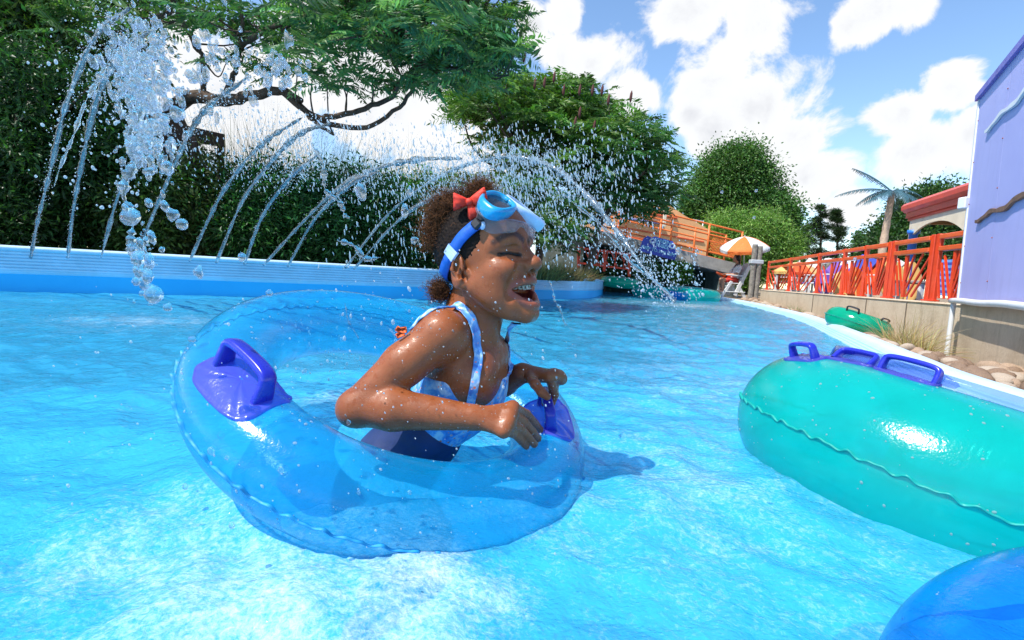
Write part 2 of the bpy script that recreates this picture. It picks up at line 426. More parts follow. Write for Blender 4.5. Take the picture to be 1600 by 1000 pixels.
# thick froth patches in the wake; fine veins everywhere: bubbles plus painted caustic light
foam_caustic = N(nt, 'ShaderNodeBsdfDiffuse'); foam_caustic.inputs[0].default_value = (.82, .9, .94, 1); L(nt, nor, foam_caustic.inputs['Normal'])
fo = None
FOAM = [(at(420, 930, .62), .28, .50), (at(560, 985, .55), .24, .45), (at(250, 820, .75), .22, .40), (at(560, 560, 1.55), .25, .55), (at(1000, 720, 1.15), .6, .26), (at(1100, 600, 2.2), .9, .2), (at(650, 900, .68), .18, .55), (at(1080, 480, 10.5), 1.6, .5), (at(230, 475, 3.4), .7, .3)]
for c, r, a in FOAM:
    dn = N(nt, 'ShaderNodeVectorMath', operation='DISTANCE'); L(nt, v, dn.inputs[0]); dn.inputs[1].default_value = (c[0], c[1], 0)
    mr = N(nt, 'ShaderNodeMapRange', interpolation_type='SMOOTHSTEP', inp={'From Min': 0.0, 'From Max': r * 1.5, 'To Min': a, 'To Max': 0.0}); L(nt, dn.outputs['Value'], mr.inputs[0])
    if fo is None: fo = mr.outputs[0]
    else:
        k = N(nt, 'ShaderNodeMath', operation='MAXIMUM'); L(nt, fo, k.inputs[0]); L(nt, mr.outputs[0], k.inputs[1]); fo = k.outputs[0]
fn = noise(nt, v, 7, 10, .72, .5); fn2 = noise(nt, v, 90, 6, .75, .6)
def M2(op, a, b, clamp=False):
    m = N(nt, 'ShaderNodeMath', operation=op, use_clamp=clamp)
    for s, q in ((m.inputs[0], a), (m.inputs[1], b)):
        if hasattr(q, 'links'): L(nt, q, s)
        else: s.default_value = q
    return m.outputs[0]
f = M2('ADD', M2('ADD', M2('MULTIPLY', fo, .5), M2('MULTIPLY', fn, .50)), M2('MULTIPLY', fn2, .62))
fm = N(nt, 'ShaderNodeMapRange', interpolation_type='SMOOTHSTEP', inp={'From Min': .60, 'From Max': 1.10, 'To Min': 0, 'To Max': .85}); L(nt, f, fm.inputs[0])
fw = N(nt, 'ShaderNodeMixShader'); L(nt, fm.outputs[0], fw.inputs[0]); L(nt, bw.outputs[0], fw.inputs[1]); L(nt, foam_caustic.outputs[0], fw.inputs[2])
gl = N(nt, 'ShaderNodeBsdfGlossy', inp={'Roughness': .10}); L(nt, nor, gl.inputs['Normal'])
fr = N(nt, 'ShaderNodeFresnel', inp={'IOR': 1.33}); L(nt, nor, fr.inputs['Normal'])
e = N(nt, 'ShaderNodeMixShader'); L(nt, fr.outputs[0], e.inputs[0]); L(nt, fw.outputs[0], e.inputs[1]); L(nt, gl.outputs[0], e.inputs[2]); L(nt, e.outputs[0], o.inputs[0])
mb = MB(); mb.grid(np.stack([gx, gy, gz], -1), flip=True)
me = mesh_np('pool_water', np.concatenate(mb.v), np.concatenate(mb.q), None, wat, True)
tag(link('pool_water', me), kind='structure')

# ---------------------------------------------------------------- ground
def WALLX(Y): return 4.4 + (Y - 5.1) * .253
WP = np.array([(2.9, -3.), (2.75, 1.2), (2.75, 2.3), (3.4, 3.4), (4.29, 4.9), (4.4, 5.1), (6.55, 13.6), (8.2, 15.5), (8.9, 18), (10, 24)])
def wallx(Y): return np.interp(Y, WP[:, 1], WP[:, 0])
WZ = lambda Y: np.interp(Y, [-3, 2.2, 3.4, 4.9, 7, 13.6, 24], [.0, .0, -.05, -.25, -.2, .10, .12])
def gn(x, y): return (np.sin(x * 5.1 + 1.3 * np.sin(y * 3.3)) + np.sin(y * 6.3 + 1.7 * np.sin(x * 4.1)) + .6 * np.sin(x * 13 + y * 11) + .5 * np.sin(y * 17 - x * 15)) * .25
mb = MB()
Yb = np.concatenate([np.arange(-3, 14, .1), np.arange(14, 24.1, .4)]); T = np.linspace(0, 1, 26)
x0 = XR(Yb) + .125; x1 = wallx(Yb) + .05
bx = x0[:, None] + (x1 - x0)[:, None] * T[None]; by = np.broadcast_to(Yb[:, None], bx.shape)
def bedz(Y, t): return .05 * (1 - t) + WZ(Y) * t
bz = bedz(by, T[None] ** .8) + gn(bx * 2, by * 2) * .025 * np.minimum(1, T * 8)[None]
mb.grid(np.stack([bx, by, bz], -1), flip=True)
# deck behind the wall, bank behind the left coping, and the land out to the horizon
for (a, b, z) in ((wallx(Yb) + .06, np.full(len(Yb), 120.), .33),):
    T2 = np.linspace(0, 1, 14) ** 3
    X = a[:, None] + (b - a)[:, None] * T2; Z = np.where(Yb[:, None] > 13.6, np.interp(T2, [0, .01, 1], [.11, .12, .15])[None], z) + X * 0
    mb.grid(np.stack([X, np.broadcast_to(Yb[:, None], X.shape), Z], -1), flip=True)
T2 = np.linspace(0, 1, 16) ** 2.5
X = (PL[:, :1] - nL[:, :1] * .16) + (-120 - PL[:, :1]) * T2; Y = (PL[:, 1:] - nL[:, 1:] * .16) + 0 * X
mb.grid(np.stack([X, Y, (ZL(YS) - .05)[:, None] + gn(X, Y) * .02 * (T2 > 0)], -1))
gx2 = np.linspace(-1, 1, 60); gx2 = np.sign(gx2) * np.abs(gx2) ** 2 * 1500; gy2 = 24 + np.linspace(0, 1, 40) ** 3 * 1800
X, Y = np.meshgrid(gx2, gy2, indexing='ij'); mb.grid(np.stack([X, Y, .12 + 0 * X], -1), flip=True)
Y = -3 - np.linspace(0, 1, 10) ** 2 * 200; X, Y = np.meshgrid(np.linspace(-150, 150, 20), Y, indexing='ij'); mb.grid(np.stack([X, Y, .2 + 0 * X], -1))
grm, nt, o = newmat('soil')
v = coords(nt); p = N(nt, 'ShaderNodeBsdfPrincipled', inp={'Roughness': .95, 'Specular IOR Level': .15})
f = noise(nt, v, 5, 10, .75); f2 = noise(nt, v, 45, 5, .7)
c = mixc(nt, f2, ramp(nt, f, [(.3, (.14, .095, .06)), (.5, (.26, .19, .12)), (.7, (.40, .31, .21))]), (.30, .23, .16)); L(nt, c, p.inputs['Base Color'])
L(nt, bump(nt, f2, .8, .02), p.inputs['Normal']); L(nt, p.outputs[0], o.inputs[0])
go = mb.build('ground', grm, None, True); tag(go, kind='structure')
# ---------------------------------------------------------------- inflatable tubes
class Tor:
    def __init__(s, c, R, r, tx, ty, squash=1.0):
        s.c = np.asarray(c, float); s.R = R; s.r = r; s.M = _rx(rad(tx)) @ _ry(rad(ty)); s.q = squash
    def P(s, u, v, off=0.0):
        u = np.asarray(u, float); v = np.asarray(v, float); r = s.r + off
        pk = 1 + .006 * np.sin(u * 23) * np.clip(-np.cos(v), 0, 1) * 2 + .004 * np.sin(u * 3 + 1)      # puckers on the inside
        a = s.R + r * pk * np.cos(v)
        p = np.stack(np.broadcast_arrays(a * np.cos(u), a * np.sin(u), r * s.q * np.sin(v)), -1)
        return p @ s.M.T + s.c
    def hit(s, px, py):
        u = np.linspace(-PI, PI, 1440)[:, None]; v = np.linspace(-PI, PI, 480)[None]
        p = s.P(u, v); d = np.hypot(*(proj(p) - np.array([px, py])).transpose(2, 0, 1))
        ok = d < 3.0
        if not ok.any(): ok = d <= d.min() + .5
        dist = np.where(ok, np.linalg.norm(p - CC, axis=-1), 1e9)
        i = np.unravel_index(dist.argmin(), dist.shape)
        return u[i[0], 0], v[0, i[1]], p[i]
    def frame(s, u, v):
        e = 1e-3; p = s.P(u, v)
        tu = s.P(u + e, v) - p; tv = s.P(u, v + e) - p
        tu = tu / np.linalg.norm(tu); tv = tv / np.linalg.norm(tv); n = np.cross(tu, tv)
        return p, tu, tv, n
def tube_ring(T, root, mat, seam_mat, nu=160, nv=64, seam=True, name='ring', fin=.009):
    mb = MB(); u = np.linspace(0, 2 * PI, nu, endpoint=False)[:, None]; v = np.linspace(0, 2 * PI, nv, endpoint=False)[None]
    mb.grid(T.P(u, v), True, True); ring = mb.build(name, mat, root, True)
    if seam:
        mb = MB(); u = np.linspace(0, 2 * PI, nu * 4, endpoint=False)
        wv = .0022 * np.sin(u * 61) + .0016 * np.sin(u * 97 + 1)
        A = [T.P(u, 0 * u + .012 + wv / T.r, -.001), T.P(u, 0 * u + .01 + wv / T.r * 1.6, .55 * fin + fin * .45 + wv), T.P(u, 0 * u - .01 + wv / T.r * 1.6, .55 * fin + fin * .45 + wv), T.P(u, 0 * u - .012 + wv / T.r, -.001)]
        mb.grid(np.stack(A, 1), wrap_u=True); mb.build('seam', seam_mat, root, True)
    return ring
def tube_handle(T, root, u, v, L_=.115, Hh=.042, w=.017, mat=None, pad_mat=None, pad=(.085, .060), ang=0.0, lean=0.0):
    p, tu, tv, n = T.frame(u, v)
    a = math.cos(ang) * tu + math.sin(ang) * tv; b = np.cross(n, a); n2 = n * math.cos(lean) + b * math.sin(lean)
    k = L_ / 2
    path = cr([p + a * -k - n * .004, p + a * -k + n2 * Hh * .55, p + a * -k * .93 + n2 * Hh * .92, p - a * k * .6 + n2 * Hh * 1.05, p + n2 * Hh * 1.08,
               p + a * k * .6 + n2 * Hh * 1.05, p + a * k * .93 + n2 * Hh * .92, p + a * k + n2 * Hh * .55, p + a * k - n * .004], 5)
    mb = MB()
    t = np.gradient(path, axis=0); t /= np.linalg.norm(t, axis=1)[:, None]
    bb = np.cross(t, np.cross(n2, a)[None]); bb /= np.linalg.norm(bb, axis=1)[:, None]; sd = np.cross(bb, t)
    th = np.linspace(0, 2 * PI, 14, endpoint=False)
    cs = np.sign(np.cos(th)) * np.abs(np.cos(th)) ** .55; sn = np.sign(np.sin(th)) * np.abs(np.sin(th)) ** .55
    s_ = np.linspace(0, 1, len(path)); wid = w * (1 + .5 * np.clip(np.abs(s_ - .5) * 2 - .7, 0, 1) * 2)
    V = path[:, None] + sd[:, None] * cs[None, :, None] * wid[:, None, None] * .62 + bb[:, None] * sn[None, :, None] * w * .36
    mb.grid(V, wrap_v=True); h = mb.build('handle', mat, root, True)
    if pad:
        # welded pad: rounded patch that follows the skin of the tube
        mb = MB(); m = 26; nr = 9; th = np.linspace(0, 2 * PI, 72, endpoint=False)
        sx = np.sign(np.cos(th)) * np.abs(np.cos(th)) ** .45; sy = np.sign(np.sin(th)) * np.abs(np.sin(th)) ** .45
        rows = []
        for rr, off in [(0.02, .0035)] + [(q, .0035) for q in np.linspace(.2, .93, nr)] + [(.97, .0048), (1.0, .003), (1.005, -.002)]:
            x = sx * pad[0] * rr; y = sy * pad[1] * rr
            x, y = x * math.cos(ang) - y * math.sin(ang), x * math.sin(ang) + y * math.cos(ang)
            rad_u = T.R + T.r * math.cos(v)
            rows.append(T.P(u + x / rad_u, v + y / T.r, off + .0012 * np.sin(th * 9) * rr))
        mb.grid(np.stack(rows), wrap_v=True); pd = mb.build('handle_pad', pad_mat, h, True)
    return h

M_clear = vinyl('clear_blue_vinyl', (.0, .54, .93), (.68, .94, 1.0), diff=.33, rough=.17)
M_clearseam = paint('clear_blue_seam', (.01, .30, .64), .6, .1, 20)
M_teal = vinyl('teal_vinyl', (.004, .72, .60), (.25, .92, .84), diff=.62, rough=.16)
M_tealseam = paint('teal_seam', (.0, .34, .29), .5, .1, 20)
M_green = vinyl('green_vinyl', (.005, .58, .35), (.1, .75, .5), diff=.88, rough=.14)
M_blue = vinyl('deep_blue_vinyl', (.0, .32, .95), (.34, .76, 1.0), diff=.24, rough=.14)
M_handle = paint('violet_blue_plastic', (.018, .026, .46), .28, .12, 20, .1, coat=.3)
M_pad = vinyl('violet_pad_vinyl', (.19, .17, .84), (.36, .40, .95), diff=.60, rough=.2)
M_lav = vinyl('lavender_vinyl', (.25, .35, .85), (.72, .82, .98), diff=.2, rough=.2)

# the girl's tube, digging into the water on the right and lifted on the left
TG = Tor((-.240, 1.15, .158), .357, .085, 13.6, 18.4)
tg = empty('inner_tube', (-.243, 1.15, .03), 'clear blue inner tube that the laughing girl rides, with violet handles', 'inner tube')
tube_ring(TG, tg, M_clear, M_clearseam, fin=.004)
uL, vL, pL = TG.hit(378, 592); uR, vR, pR = TG.hit(854, 648)
tube_handle(TG, tg, uL, vL, .125, .044, .022, M_handle, M_pad, (.086, .060), ang=.12, lean=.25)
HANDLE_R = dict(u=uR, v=vR)
tube_handle(TG, tg, uR, vR, .125, .044, .019, M_handle, M_pad, (.082, .064), ang=.1)

# big teal tube at the right edge
TT = Tor((1.127, 1.247, .010), .327, .188, .2, 15.3)
tt = empty('inner_tube', (1.127, 1.247, -.18), 'big glossy teal inner tube cut off by the right edge of the photo', 'inner tube')
tube_ring(TT, tt, M_teal, M_tealseam, fin=.005)
for (px, py, L_, an, ln) in ((1256, 556, .085, .25, 0), (1330, 562, .09, .3, .9), (1418, 582, .11, .0, .2)):
    u, v, p = TT.hit(px, py)
    tube_handle(TT, tt, u, v, L_, .034, .015, M_handle, M_pad, (.062, .03), ang=an, lean=ln)
# lavender strap that joins the far handles
qs = [TT.hit(*q_)[:2] for q_ in ((1284, 556), (1330, 562), (1390, 574), (1440, 590), (1492, 598))]
uu = cr(np.array(qs), 8); t_ = np.linspace(0, 1, len(uu)); hgt = .004 + .024 * np.sin(t_ * PI) ** .6
p0 = np.array([TT.P(a, b, .001) for a, b in uu]); nn_ = np.array([TT.frame(a, b)[3] for a, b in uu]); bk_ = np.array([0.03, .02, 0])
mb = MB(); mb.grid(np.stack([p0 + bk_ * .3, p0 + nn_ * hgt[:, None] * .6 + bk_ * .6, p0 + nn_ * hgt[:, None] + bk_, p0 + nn_ * hgt[:, None] + bk_ * 1.12, p0 + nn_ * hgt[:, None] * .6 + bk_ * .75, p0 + bk_ * .42], 1)); mb.build('strap', M_lav, tt, True)
# deep blue tube in the near right corner
TB = Tor((.751, .312, -.027), .284, .118, 13.1, -7.9)
tb = empty('inner_tube', (.751, .312, -.14), 'see-through deep blue inner tube in the near right corner of the photo', 'inner tube')
tube_ring(TB, tb, M_blue, M_blue, seam=False)
# green tube lying on the stones by the wall
q = at(1341, 506, 5.75)
TS = Tor(q, .215, .122, 6, 15)
ts = empty('inner_tube', (q[0], q[1], q[2] - .2), 'green inner tube resting on the stones against the concrete wall', 'inner tube')
tube_ring(TS, ts, M_green, M_tealseam, 90, 36)
u, v, p = TS.hit(1333, 484)
M_black = paint('black_rubber', (.015, .015, .02), .5, .2, 20)
tube_handle(TS, ts, u, v, .12, .05, .018, M_black, None, None)
u, v, p = TS.hit(1384, 500)
tube_handle(TS, ts, u, v, .10, .03, .016, M_black, None, None)
# tubes waiting at the mouth of the tunnel
for (px, py, Y, R, r, lab, m) in ((1082, 459, 14.6, .56, .20, 'wide turquoise inner tube floating in front of the dark tunnel mouth', M_teal),
                              (1020, 452, 15.6, .46, .17, 'teal inner tube behind the spray left of the wide turquoise tube', M_teal),
                              (968, 441, 15.0, .40, .15, 'small green inner tube beside the far end of the left coping', M_green),
                              (1056, 461, 14.0, .24, .10, 'bright blue inner tube floating just in front of the turquoise one', M_blue)):
    q = at(px, py, Y); q[2] = max(.06, min(q[2], .14)) if m is not M_green else q[2]
    T_ = Tor(q, R, r, 3, 2); e_ = empty('inner_tube', (q[0], q[1], 0), lab, 'inner tube', 'inner tubes at the tunnel mouth')
    tube_ring(T_, e_, m, m, 48, 20, seam=False)
# ---------------------------------------------------------------- bodies: distance fields turned into one continuous skin
class Field:
    def __init__(s, ax): s.ax = [np.asarray(a, np.float32) for a in ax]; s.D = np.full([len(a) for a in ax], .06, np.float32)
    def sl(s, lo, hi):
        return tuple(slice(max(0, int(np.searchsorted(a, l)) - 1), min(len(a), int(np.searchsorted(a, h)) + 1)) for a, l, h in zip(s.ax, lo, hi))
    def op(s, f, lo, hi, k, mode, m=.03):
        k = max(k, 1e-5); m = m + k
        sl = s.sl(np.asarray(lo) - m, np.asarray(hi) + m); sub = s.D[sl]
        if sub.size == 0: return
        X, Y, Z = s.ax[0][sl[0]][:, None, None], s.ax[1][sl[1]][None, :, None], s.ax[2][sl[2]][None, None, :]
        d = f(X, Y, Z).astype(np.float32)
        if mode == 'add':
            h = np.maximum(k - np.abs(sub - d), 0) / k; s.D[sl] = np.minimum(sub, d) - h * h * k * .25
        else:
            h = np.maximum(k - np.abs(sub + d), 0) / k; s.D[sl] = np.maximum(sub, -d) + h * h * k * .25
    def cone(s, a, b, ra, rb, k=.01, mode='add'):
        a = np.asarray(a, float); b = np.asarray(b, float); r = max(ra, rb); ba = b - a; L2 = max(ba @ ba, 1e-12)
        def f(X, Y, Z):
            px, py, pz = X - a[0], Y - a[1], Z - a[2]
            h = np.clip((px * ba[0] + py * ba[1] + pz * ba[2]) / L2, 0, 1)
            return np.sqrt((px - h * ba[0]) ** 2 + (py - h * ba[1]) ** 2 + (pz - h * ba[2]) ** 2) - (ra + (rb - ra) * h)
        s.op(f, np.minimum(a, b) - r, np.maximum(a, b) + r, k, mode)
    def ell(s, c, rr, R=None, k=.01, mode='add'):
        c = np.asarray(c, float); rr = np.asarray(rr, float); R = np.eye(3) if R is None else R
        def f(X, Y, Z):
            p = [X - c[0], Y - c[1], Z - c[2]]
            q = [(p[0] * R[0, i] + p[1] * R[1, i] + p[2] * R[2, i]) for i in range(3)]
            k0 = np.sqrt(sum((q[i] / rr[i]) ** 2 for i in range(3))) + 1e-9; k1 = np.sqrt(sum((q[i] / rr[i] ** 2) ** 2 for i in range(3))) + 1e-9
            return k0 * (k0 - 1) / k1
        s.op(f, c - rr.max(), c + rr.max(), k, mode)
    def chain(s, pts, rs, k=.006, mode='add'):
        for i in range(len(pts) - 1): s.cone(pts[i], pts[i + 1], rs[i], rs[i + 1], k, mode)
    def sample(s, p):
        p = np.asarray(p, float); i = []; f = []
        for a in range(3):
            x = s.ax[a]; j = np.clip(np.searchsorted(x, p[:, a]) - 1, 0, len(x) - 2); i.append(j); f.append(np.clip((p[:, a] - x[j]) / (x[j + 1] - x[j]), 0, 1))
        out = 0
        for a in (0, 1):
            for b in (0, 1):
                for c in (0, 1):
                    out = out + s.D[i[0] + a, i[1] + b, i[2] + c] * (f[0] if a else 1 - f[0]) * (f[1] if b else 1 - f[1]) * (f[2] if c else 1 - f[2])
        return out
    def grad(s, p, e=.003):
        g = np.stack([s.sample(p + np.eye(3)[a] * e) - s.sample(p - np.eye(3)[a] * e) for a in range(3)], 1)
        return g / (np.linalg.norm(g, axis=1)[:, None] + 1e-9)
    def snap(s, p, off):
        p = np.asarray(p, float).copy()
        for _ in range(6): p -= s.grad(p) * (s.sample(p) - off)[:, None] * .9
        return p
    def cast(s, px, py, off=0.0, y0=.75, y1=1.35):
        d = CM @ np.array([(px - 800) / FOC, (500 - py) / FOC, -1.0]); d = d / d[1]
        t = np.linspace(y0, y1, 900)[:, None]; p = CC + d * t; v = s.sample(p) - off
        i = np.argmax(v < 0) if (v < 0).any() else v.argmin()
        return s.snap(p[i:i + 1], off)[0]
    def surface(s):
        D = s.D; S = D < 0
        cnt = sum(S[i:D.shape[0] - 1 + i, j:D.shape[1] - 1 + j, k:D.shape[2] - 1 + k].astype(np.int8) for i in (0, 1) for j in (0, 1) for k in (0, 1))
        I = np.argwhere((cnt > 0) & (cnt < 8)); n = len(I)
        idx = np.full(cnt.shape, -1, np.int32); idx[tuple(I.T)] = np.arange(n)
        acc = np.zeros((n, 3)); num = np.zeros(n)
        cs = [(i, j, k) for i in (0, 1) for j in (0, 1) for k in (0, 1)]
        val = {c: D[I[:, 0] + c[0], I[:, 1] + c[1], I[:, 2] + c[2]].astype(float) for c in cs}
        pos = {c: np.stack([s.ax[a][I[:, a] + c[a]] for a in range(3)], 1).astype(float) for c in cs}
        for c in cs:
            for a in range(3):
                if c[a] == 0:
                    c2 = tuple(1 if q == a else c[q] for q in range(3)); va, vb = val[c], val[c2]; m = (va < 0) != (vb < 0)
                    t = np.where(m, va / np.where(m, va - vb, 1), 0)[:, None]
                    acc += np.where(m[:, None], pos[c] * (1 - t) + pos[c2] * t, 0); num += m
        V = acc / num[:, None]; Q = []
        for a in range(3):
            b, c = (a + 1) % 3, (a + 2) % 3
            lo = [slice(None)] * 3; hi = [slice(None)] * 3; lo[a] = slice(0, -1); hi[a] = slice(1, None)
            E = np.argwhere(S[tuple(lo)] != S[tuple(hi)])
            ok = (E[:, b] > 0) & (E[:, c] > 0) & (E[:, b] < D.shape[b] - 1) & (E[:, c] < D.shape[c] - 1); E = E[ok]
            ins = S[tuple(E.T)]
            def g(db, dc): F = E.copy(); F[:, b] -= db; F[:, c] -= dc; return idx[tuple(F.T)]
            q = np.stack([g(1, 1), g(0, 1), g(0, 0), g(1, 0)], 1); q[~ins] = q[~ins][:, ::-1]; Q.append(q)
        return V, np.concatenate(Q)
def axis(lo, hi, fine, coarse, f0, f1):
    """grid line positions: fine spacing inside [f0,f1], coarse outside"""
    a = np.arange(f0, f1, fine); l = np.arange(f0 - coarse, lo, -coarse)[::-1]; r = np.arange(a[-1] + coarse, hi, coarse)
    return np.concatenate([l, a, r])

# ---------------------------------------------------------------- the girl
HC = at(760, 404, 1.06); HS = .0108
HM = _rz(rad(-31)) @ _ry(rad(-13)) @ _rx(rad(3))               # columns: forward, left, up
def hp(x, y, z): return HC + HM @ (np.array([x, y, z], float) * HS)
def hl(p): return ((np.asarray(p) - HC) @ HM) / HS
GF = Field([axis(-.42, .17, .00135, .003, HC[0] - .12, .15), axis(.80, 1.34, .00135, .003, .90, HC[1] + .10), axis(-.40, HC[2] + .14, .00135, .003, HC[2] - .16, HC[2] + .14)])
def he(c, rr, k=1.5, mode='add', R=None): GF.ell(hp(*c), np.asarray(rr, float) * HS, HM if R is None else HM @ R, k * HS, mode)
def hc(a, b, ra, rb, k=.8, mode='add'): GF.cone(hp(*a), hp(*b), ra * HS, rb * HS, k * HS, mode)
def hch(pts, rs, k=.6, mode='add'):
    for i in range(len(pts) - 1): hc(pts[i], pts[i + 1], rs[i], rs[i + 1], k, mode)
def fold(pts, r, depth, k=.3):
    """shallow crease along a line laid on the face"""
    w = np.array([hp(*q) for q in crl(pts)]); w = GF.snap(w, (r - depth) * HS)
    e = np.sin(np.linspace(.12, PI - .12, len(w))) ** .5
    for i in range(len(w) - 1): GF.cone(w[i], w[i + 1], (r - depth * (1 - e[i])) * HS, (r - depth * (1 - e[i + 1])) * HS, k * HS, 'sub')
    return hl(GF.snap(w, 0.0))
def crl(p): return [tuple(q) for q in cr(p, 4)]
# skull and face masses
he((-1.0, 0, 3.0), (9.2, 7.3, 8.6), 1)
he((2.6, 0, -2.5), (6.2, 6.3, 7.0), 3)
he((5.4, 0, 4.4), (3.2, 5.2, 4.0), 3)
he((4.2, 0, -8.4), (4.0, 4.5, 3.3), 3)
hc((7.0, -.9, -11.7), (7.0, .9, -11.7), 1.6, 1.6, 2.6)
for sy in (-1, 1):
    he((5.5, sy * 4.0, -3.2), (2.75, 2.35, 2.0), 1.5)            # raised cheeks
    he((3.4, sy * 4.3, -6.0), (3.0, 2.5, 3.6), 2.5)
    hc((0.2, sy * 5.4, -5.2), (4.9, sy * 3.2, -10.2), 1.7, 1.5, 2.6)
    hch([(7.2, sy * 1.2, 1.5), (7.0, sy * 3.0, 2.0), (5.4, sy * 5.0, 1.2)], [1.0, 1.0, .8], 1.6)
    he((6.15, sy * 3.05, -.35), (1.55, 1.75, 1.25), .7)          # closed lids
# muzzle
he((6.2, 0, -5.8), (2.6, 3.5, 2.4), 1.8)
# nose
hch([(7.5, 0, 1.0), (8.5, 0, -.9), (9.9, 0, -2.75)], [.85, .85, 1.25], 1.2)
he((9.9, 0, -2.95), (1.25, 1.45, 1.15), .8)
for sy in (-1, 1):
    he((8.6, sy * 1.75, -3.3), (1.45, 1.0, 1.05), .7)
    he((9.3, sy * .85, -4.25), (.75, .5, .75), .35, 'sub')
# mouth, wide open in a laugh
he((7.9, 0, -8.1), (4.2, 2.75, 2.15), .5, 'sub')
he((6.7, 0, -7.25), (2.9, 3.7, 1.5), .6, 'sub')
LIPU = [(5.5, -4.1, -6.2), (7.1, -3.0, -6.05), (8.4, -1.4, -5.75), (8.75, 0, -5.85), (8.4, 1.4, -5.75), (7.1, 3.0, -6.05), (5.5, 4.1, -6.2)]
LIPL = [(5.5, -4.1, -6.4), (7.0, -3.1, -8.6), (8.1, -1.5, -10.1), (8.45, 0, -10.35), (8.1, 1.5, -10.1), (7.0, 3.1, -8.6), (5.5, 4.1, -6.4)]
lu = crl(LIPU); ll = crl(LIPL); sU = np.linspace(-1, 1, len(lu)); sL = np.linspace(-1, 1, len(ll))
hch(lu, .28 + .34 * (1 - sU ** 2), .35); hch(ll, .3 + .42 * (1 - sL ** 2), .4)
# folds: lid lines, squeezed lower lids, smile folds, chin fold
EYE_LINES = {}
for sy in (-1, 1):
    EYE_LINES[sy] = fold([(7.75, sy * 1.75, -1.05), (7.75, sy * 2.7, -.80), (7.1, sy * 4.0, -.45), (6.0, sy * 4.95, -.55)], .42, .34, .25)
    fold([(7.7, sy * 1.6, -1.5), (7.4, sy * 2.6, -1.95), (6.9, sy * 3.9, -1.75), (6.0, sy * 4.9, -1.2)], .4, .17, .5)
    fold([(7.5, sy * 1.7, .25), (7.4, sy * 3.0, .75), (6.5, sy * 4.5, .45)], .4, .2, .5)
    fold([(6.0, sy * 5.2, -.5), (4.9, sy * 5.9, -.1)], .3, .08, .3); fold([(6.0, sy * 5.2, -.9), (4.9, sy * 5.9, -1.1)], .3, .08, .3)
    fold([(8.6, sy * 2.7, -3.2), (7.8, sy * 3.6, -4.6), (6.6, sy * 4.5, -6.6), (5.7, sy * 4.6, -8.2)], .7, .30, 1.0)
    fold([(8.3, sy * .55, 1.5), (8.2, sy * .75, .4)], .3, .12, .4)
# ears
for sy in (-1, 1):
    RE = _rz(rad(sy * 24)) @ _rx(rad(sy * 8)) @ _ry(rad(14))
    he((-1.9, sy * 7.2, -2.0), (2.0, .75, 3.1), .5, R=RE)
    he((-1.6, sy * 7.95, -1.5), (1.25, .6, 2.0), .3, 'sub', R=RE)
    he((-1.0, sy * 7.7, -2.6), (.8, 1.0, 1.0), .3, 'sub', R=RE)
    hch([(-1.9, sy * 7.75, .0), (-2.6, sy * 7.75, -1.5), (-1.9, sy * 7.55, -3.2)], [.28, .28, .25], .5)
    hc((-.1, sy * 7.0, -2.5), (.2, sy * 6.9, -3.0), .5, .4, .5)
    he((-1.3, sy * 7.1, -4.6), (.85, .6, .9), .6, R=RE)
# neck and trunk
NB = at(742, 532, 1.085); NT = hp(-1.6, 0, -7.0)
GF.cone(NT, NB, .047, .048, .02)
GF.cone(hp(-4.0, 0, -5.0), at(716, 520, 1.10), .040, .050, .02)
CH = at(728, 598, 1.105); BE = at(640, 700, 1.11); PE = at(588, 765, 1.11)
TRR = _rz(rad(-26))
GF.ell(CH, (.074, .105, .105), TRR, .03)
GF.ell(at(740, 558, 1.10), (.064, .105, .055), TRR, .03)
GF.cone(CH, BE, .078, .074, .04); GF.cone(BE, PE, .076, .084, .04)
GF.ell(at(742, 590, 1.035), (.045, .05, .05), None, .03)
# near (right) arm
S1 = at(690, 524, 1.005); E1 = at(558, 637, .955); W1 = at(738, 652, .93)
GF.cone(at(725, 530, 1.08), S1, .050, .046, .03)
GF.ell(S1, (.047, .047, .047), None, .02)
um = S1 * .55 + E1 * .45 + np.array([0, -.004, .006])
GF.chain([S1, um, E1], [.047, .0415, .0345], .014)
GF.ell(E1 + np.array([-.004, 0, -.003]), (.034, .033, .032), None, .012)
fm_ = E1 * .68 + W1 * .32 + np.array([0, -.003, .004])
GF.chain([E1, fm_, W1], [.034, .0395, .0240], .012)
# far (left) arm: only its forearm shows beyond the chest
S2 = at(764, 548, 1.20); E2 = at(768, 605, 1.245); W2 = at(816, 583, 1.165)
GF.cone(at(735, 540, 1.10), S2, .050, .044, .03); GF.chain([S2, E2], [.042, .034], .012)
GF.chain([E2, E2 * .6 + W2 * .4, W2], [.034, .034, .0235], .012)
# hips and legs under water
for sy, (kx, ky, kz), (ax_, ay, az_) in ((-1, (-.16, 1.02, -.18), (-.30, 1.06, -.36)), (1, (-.17, 1.20, -.20), (-.32, 1.24, -.38))):
    h0 = PE + np.array([.0, sy * .045, -.02])
    GF.chain([h0, (kx, ky, kz), (ax_, ay, az_)], [.072, .052, .036], .02)
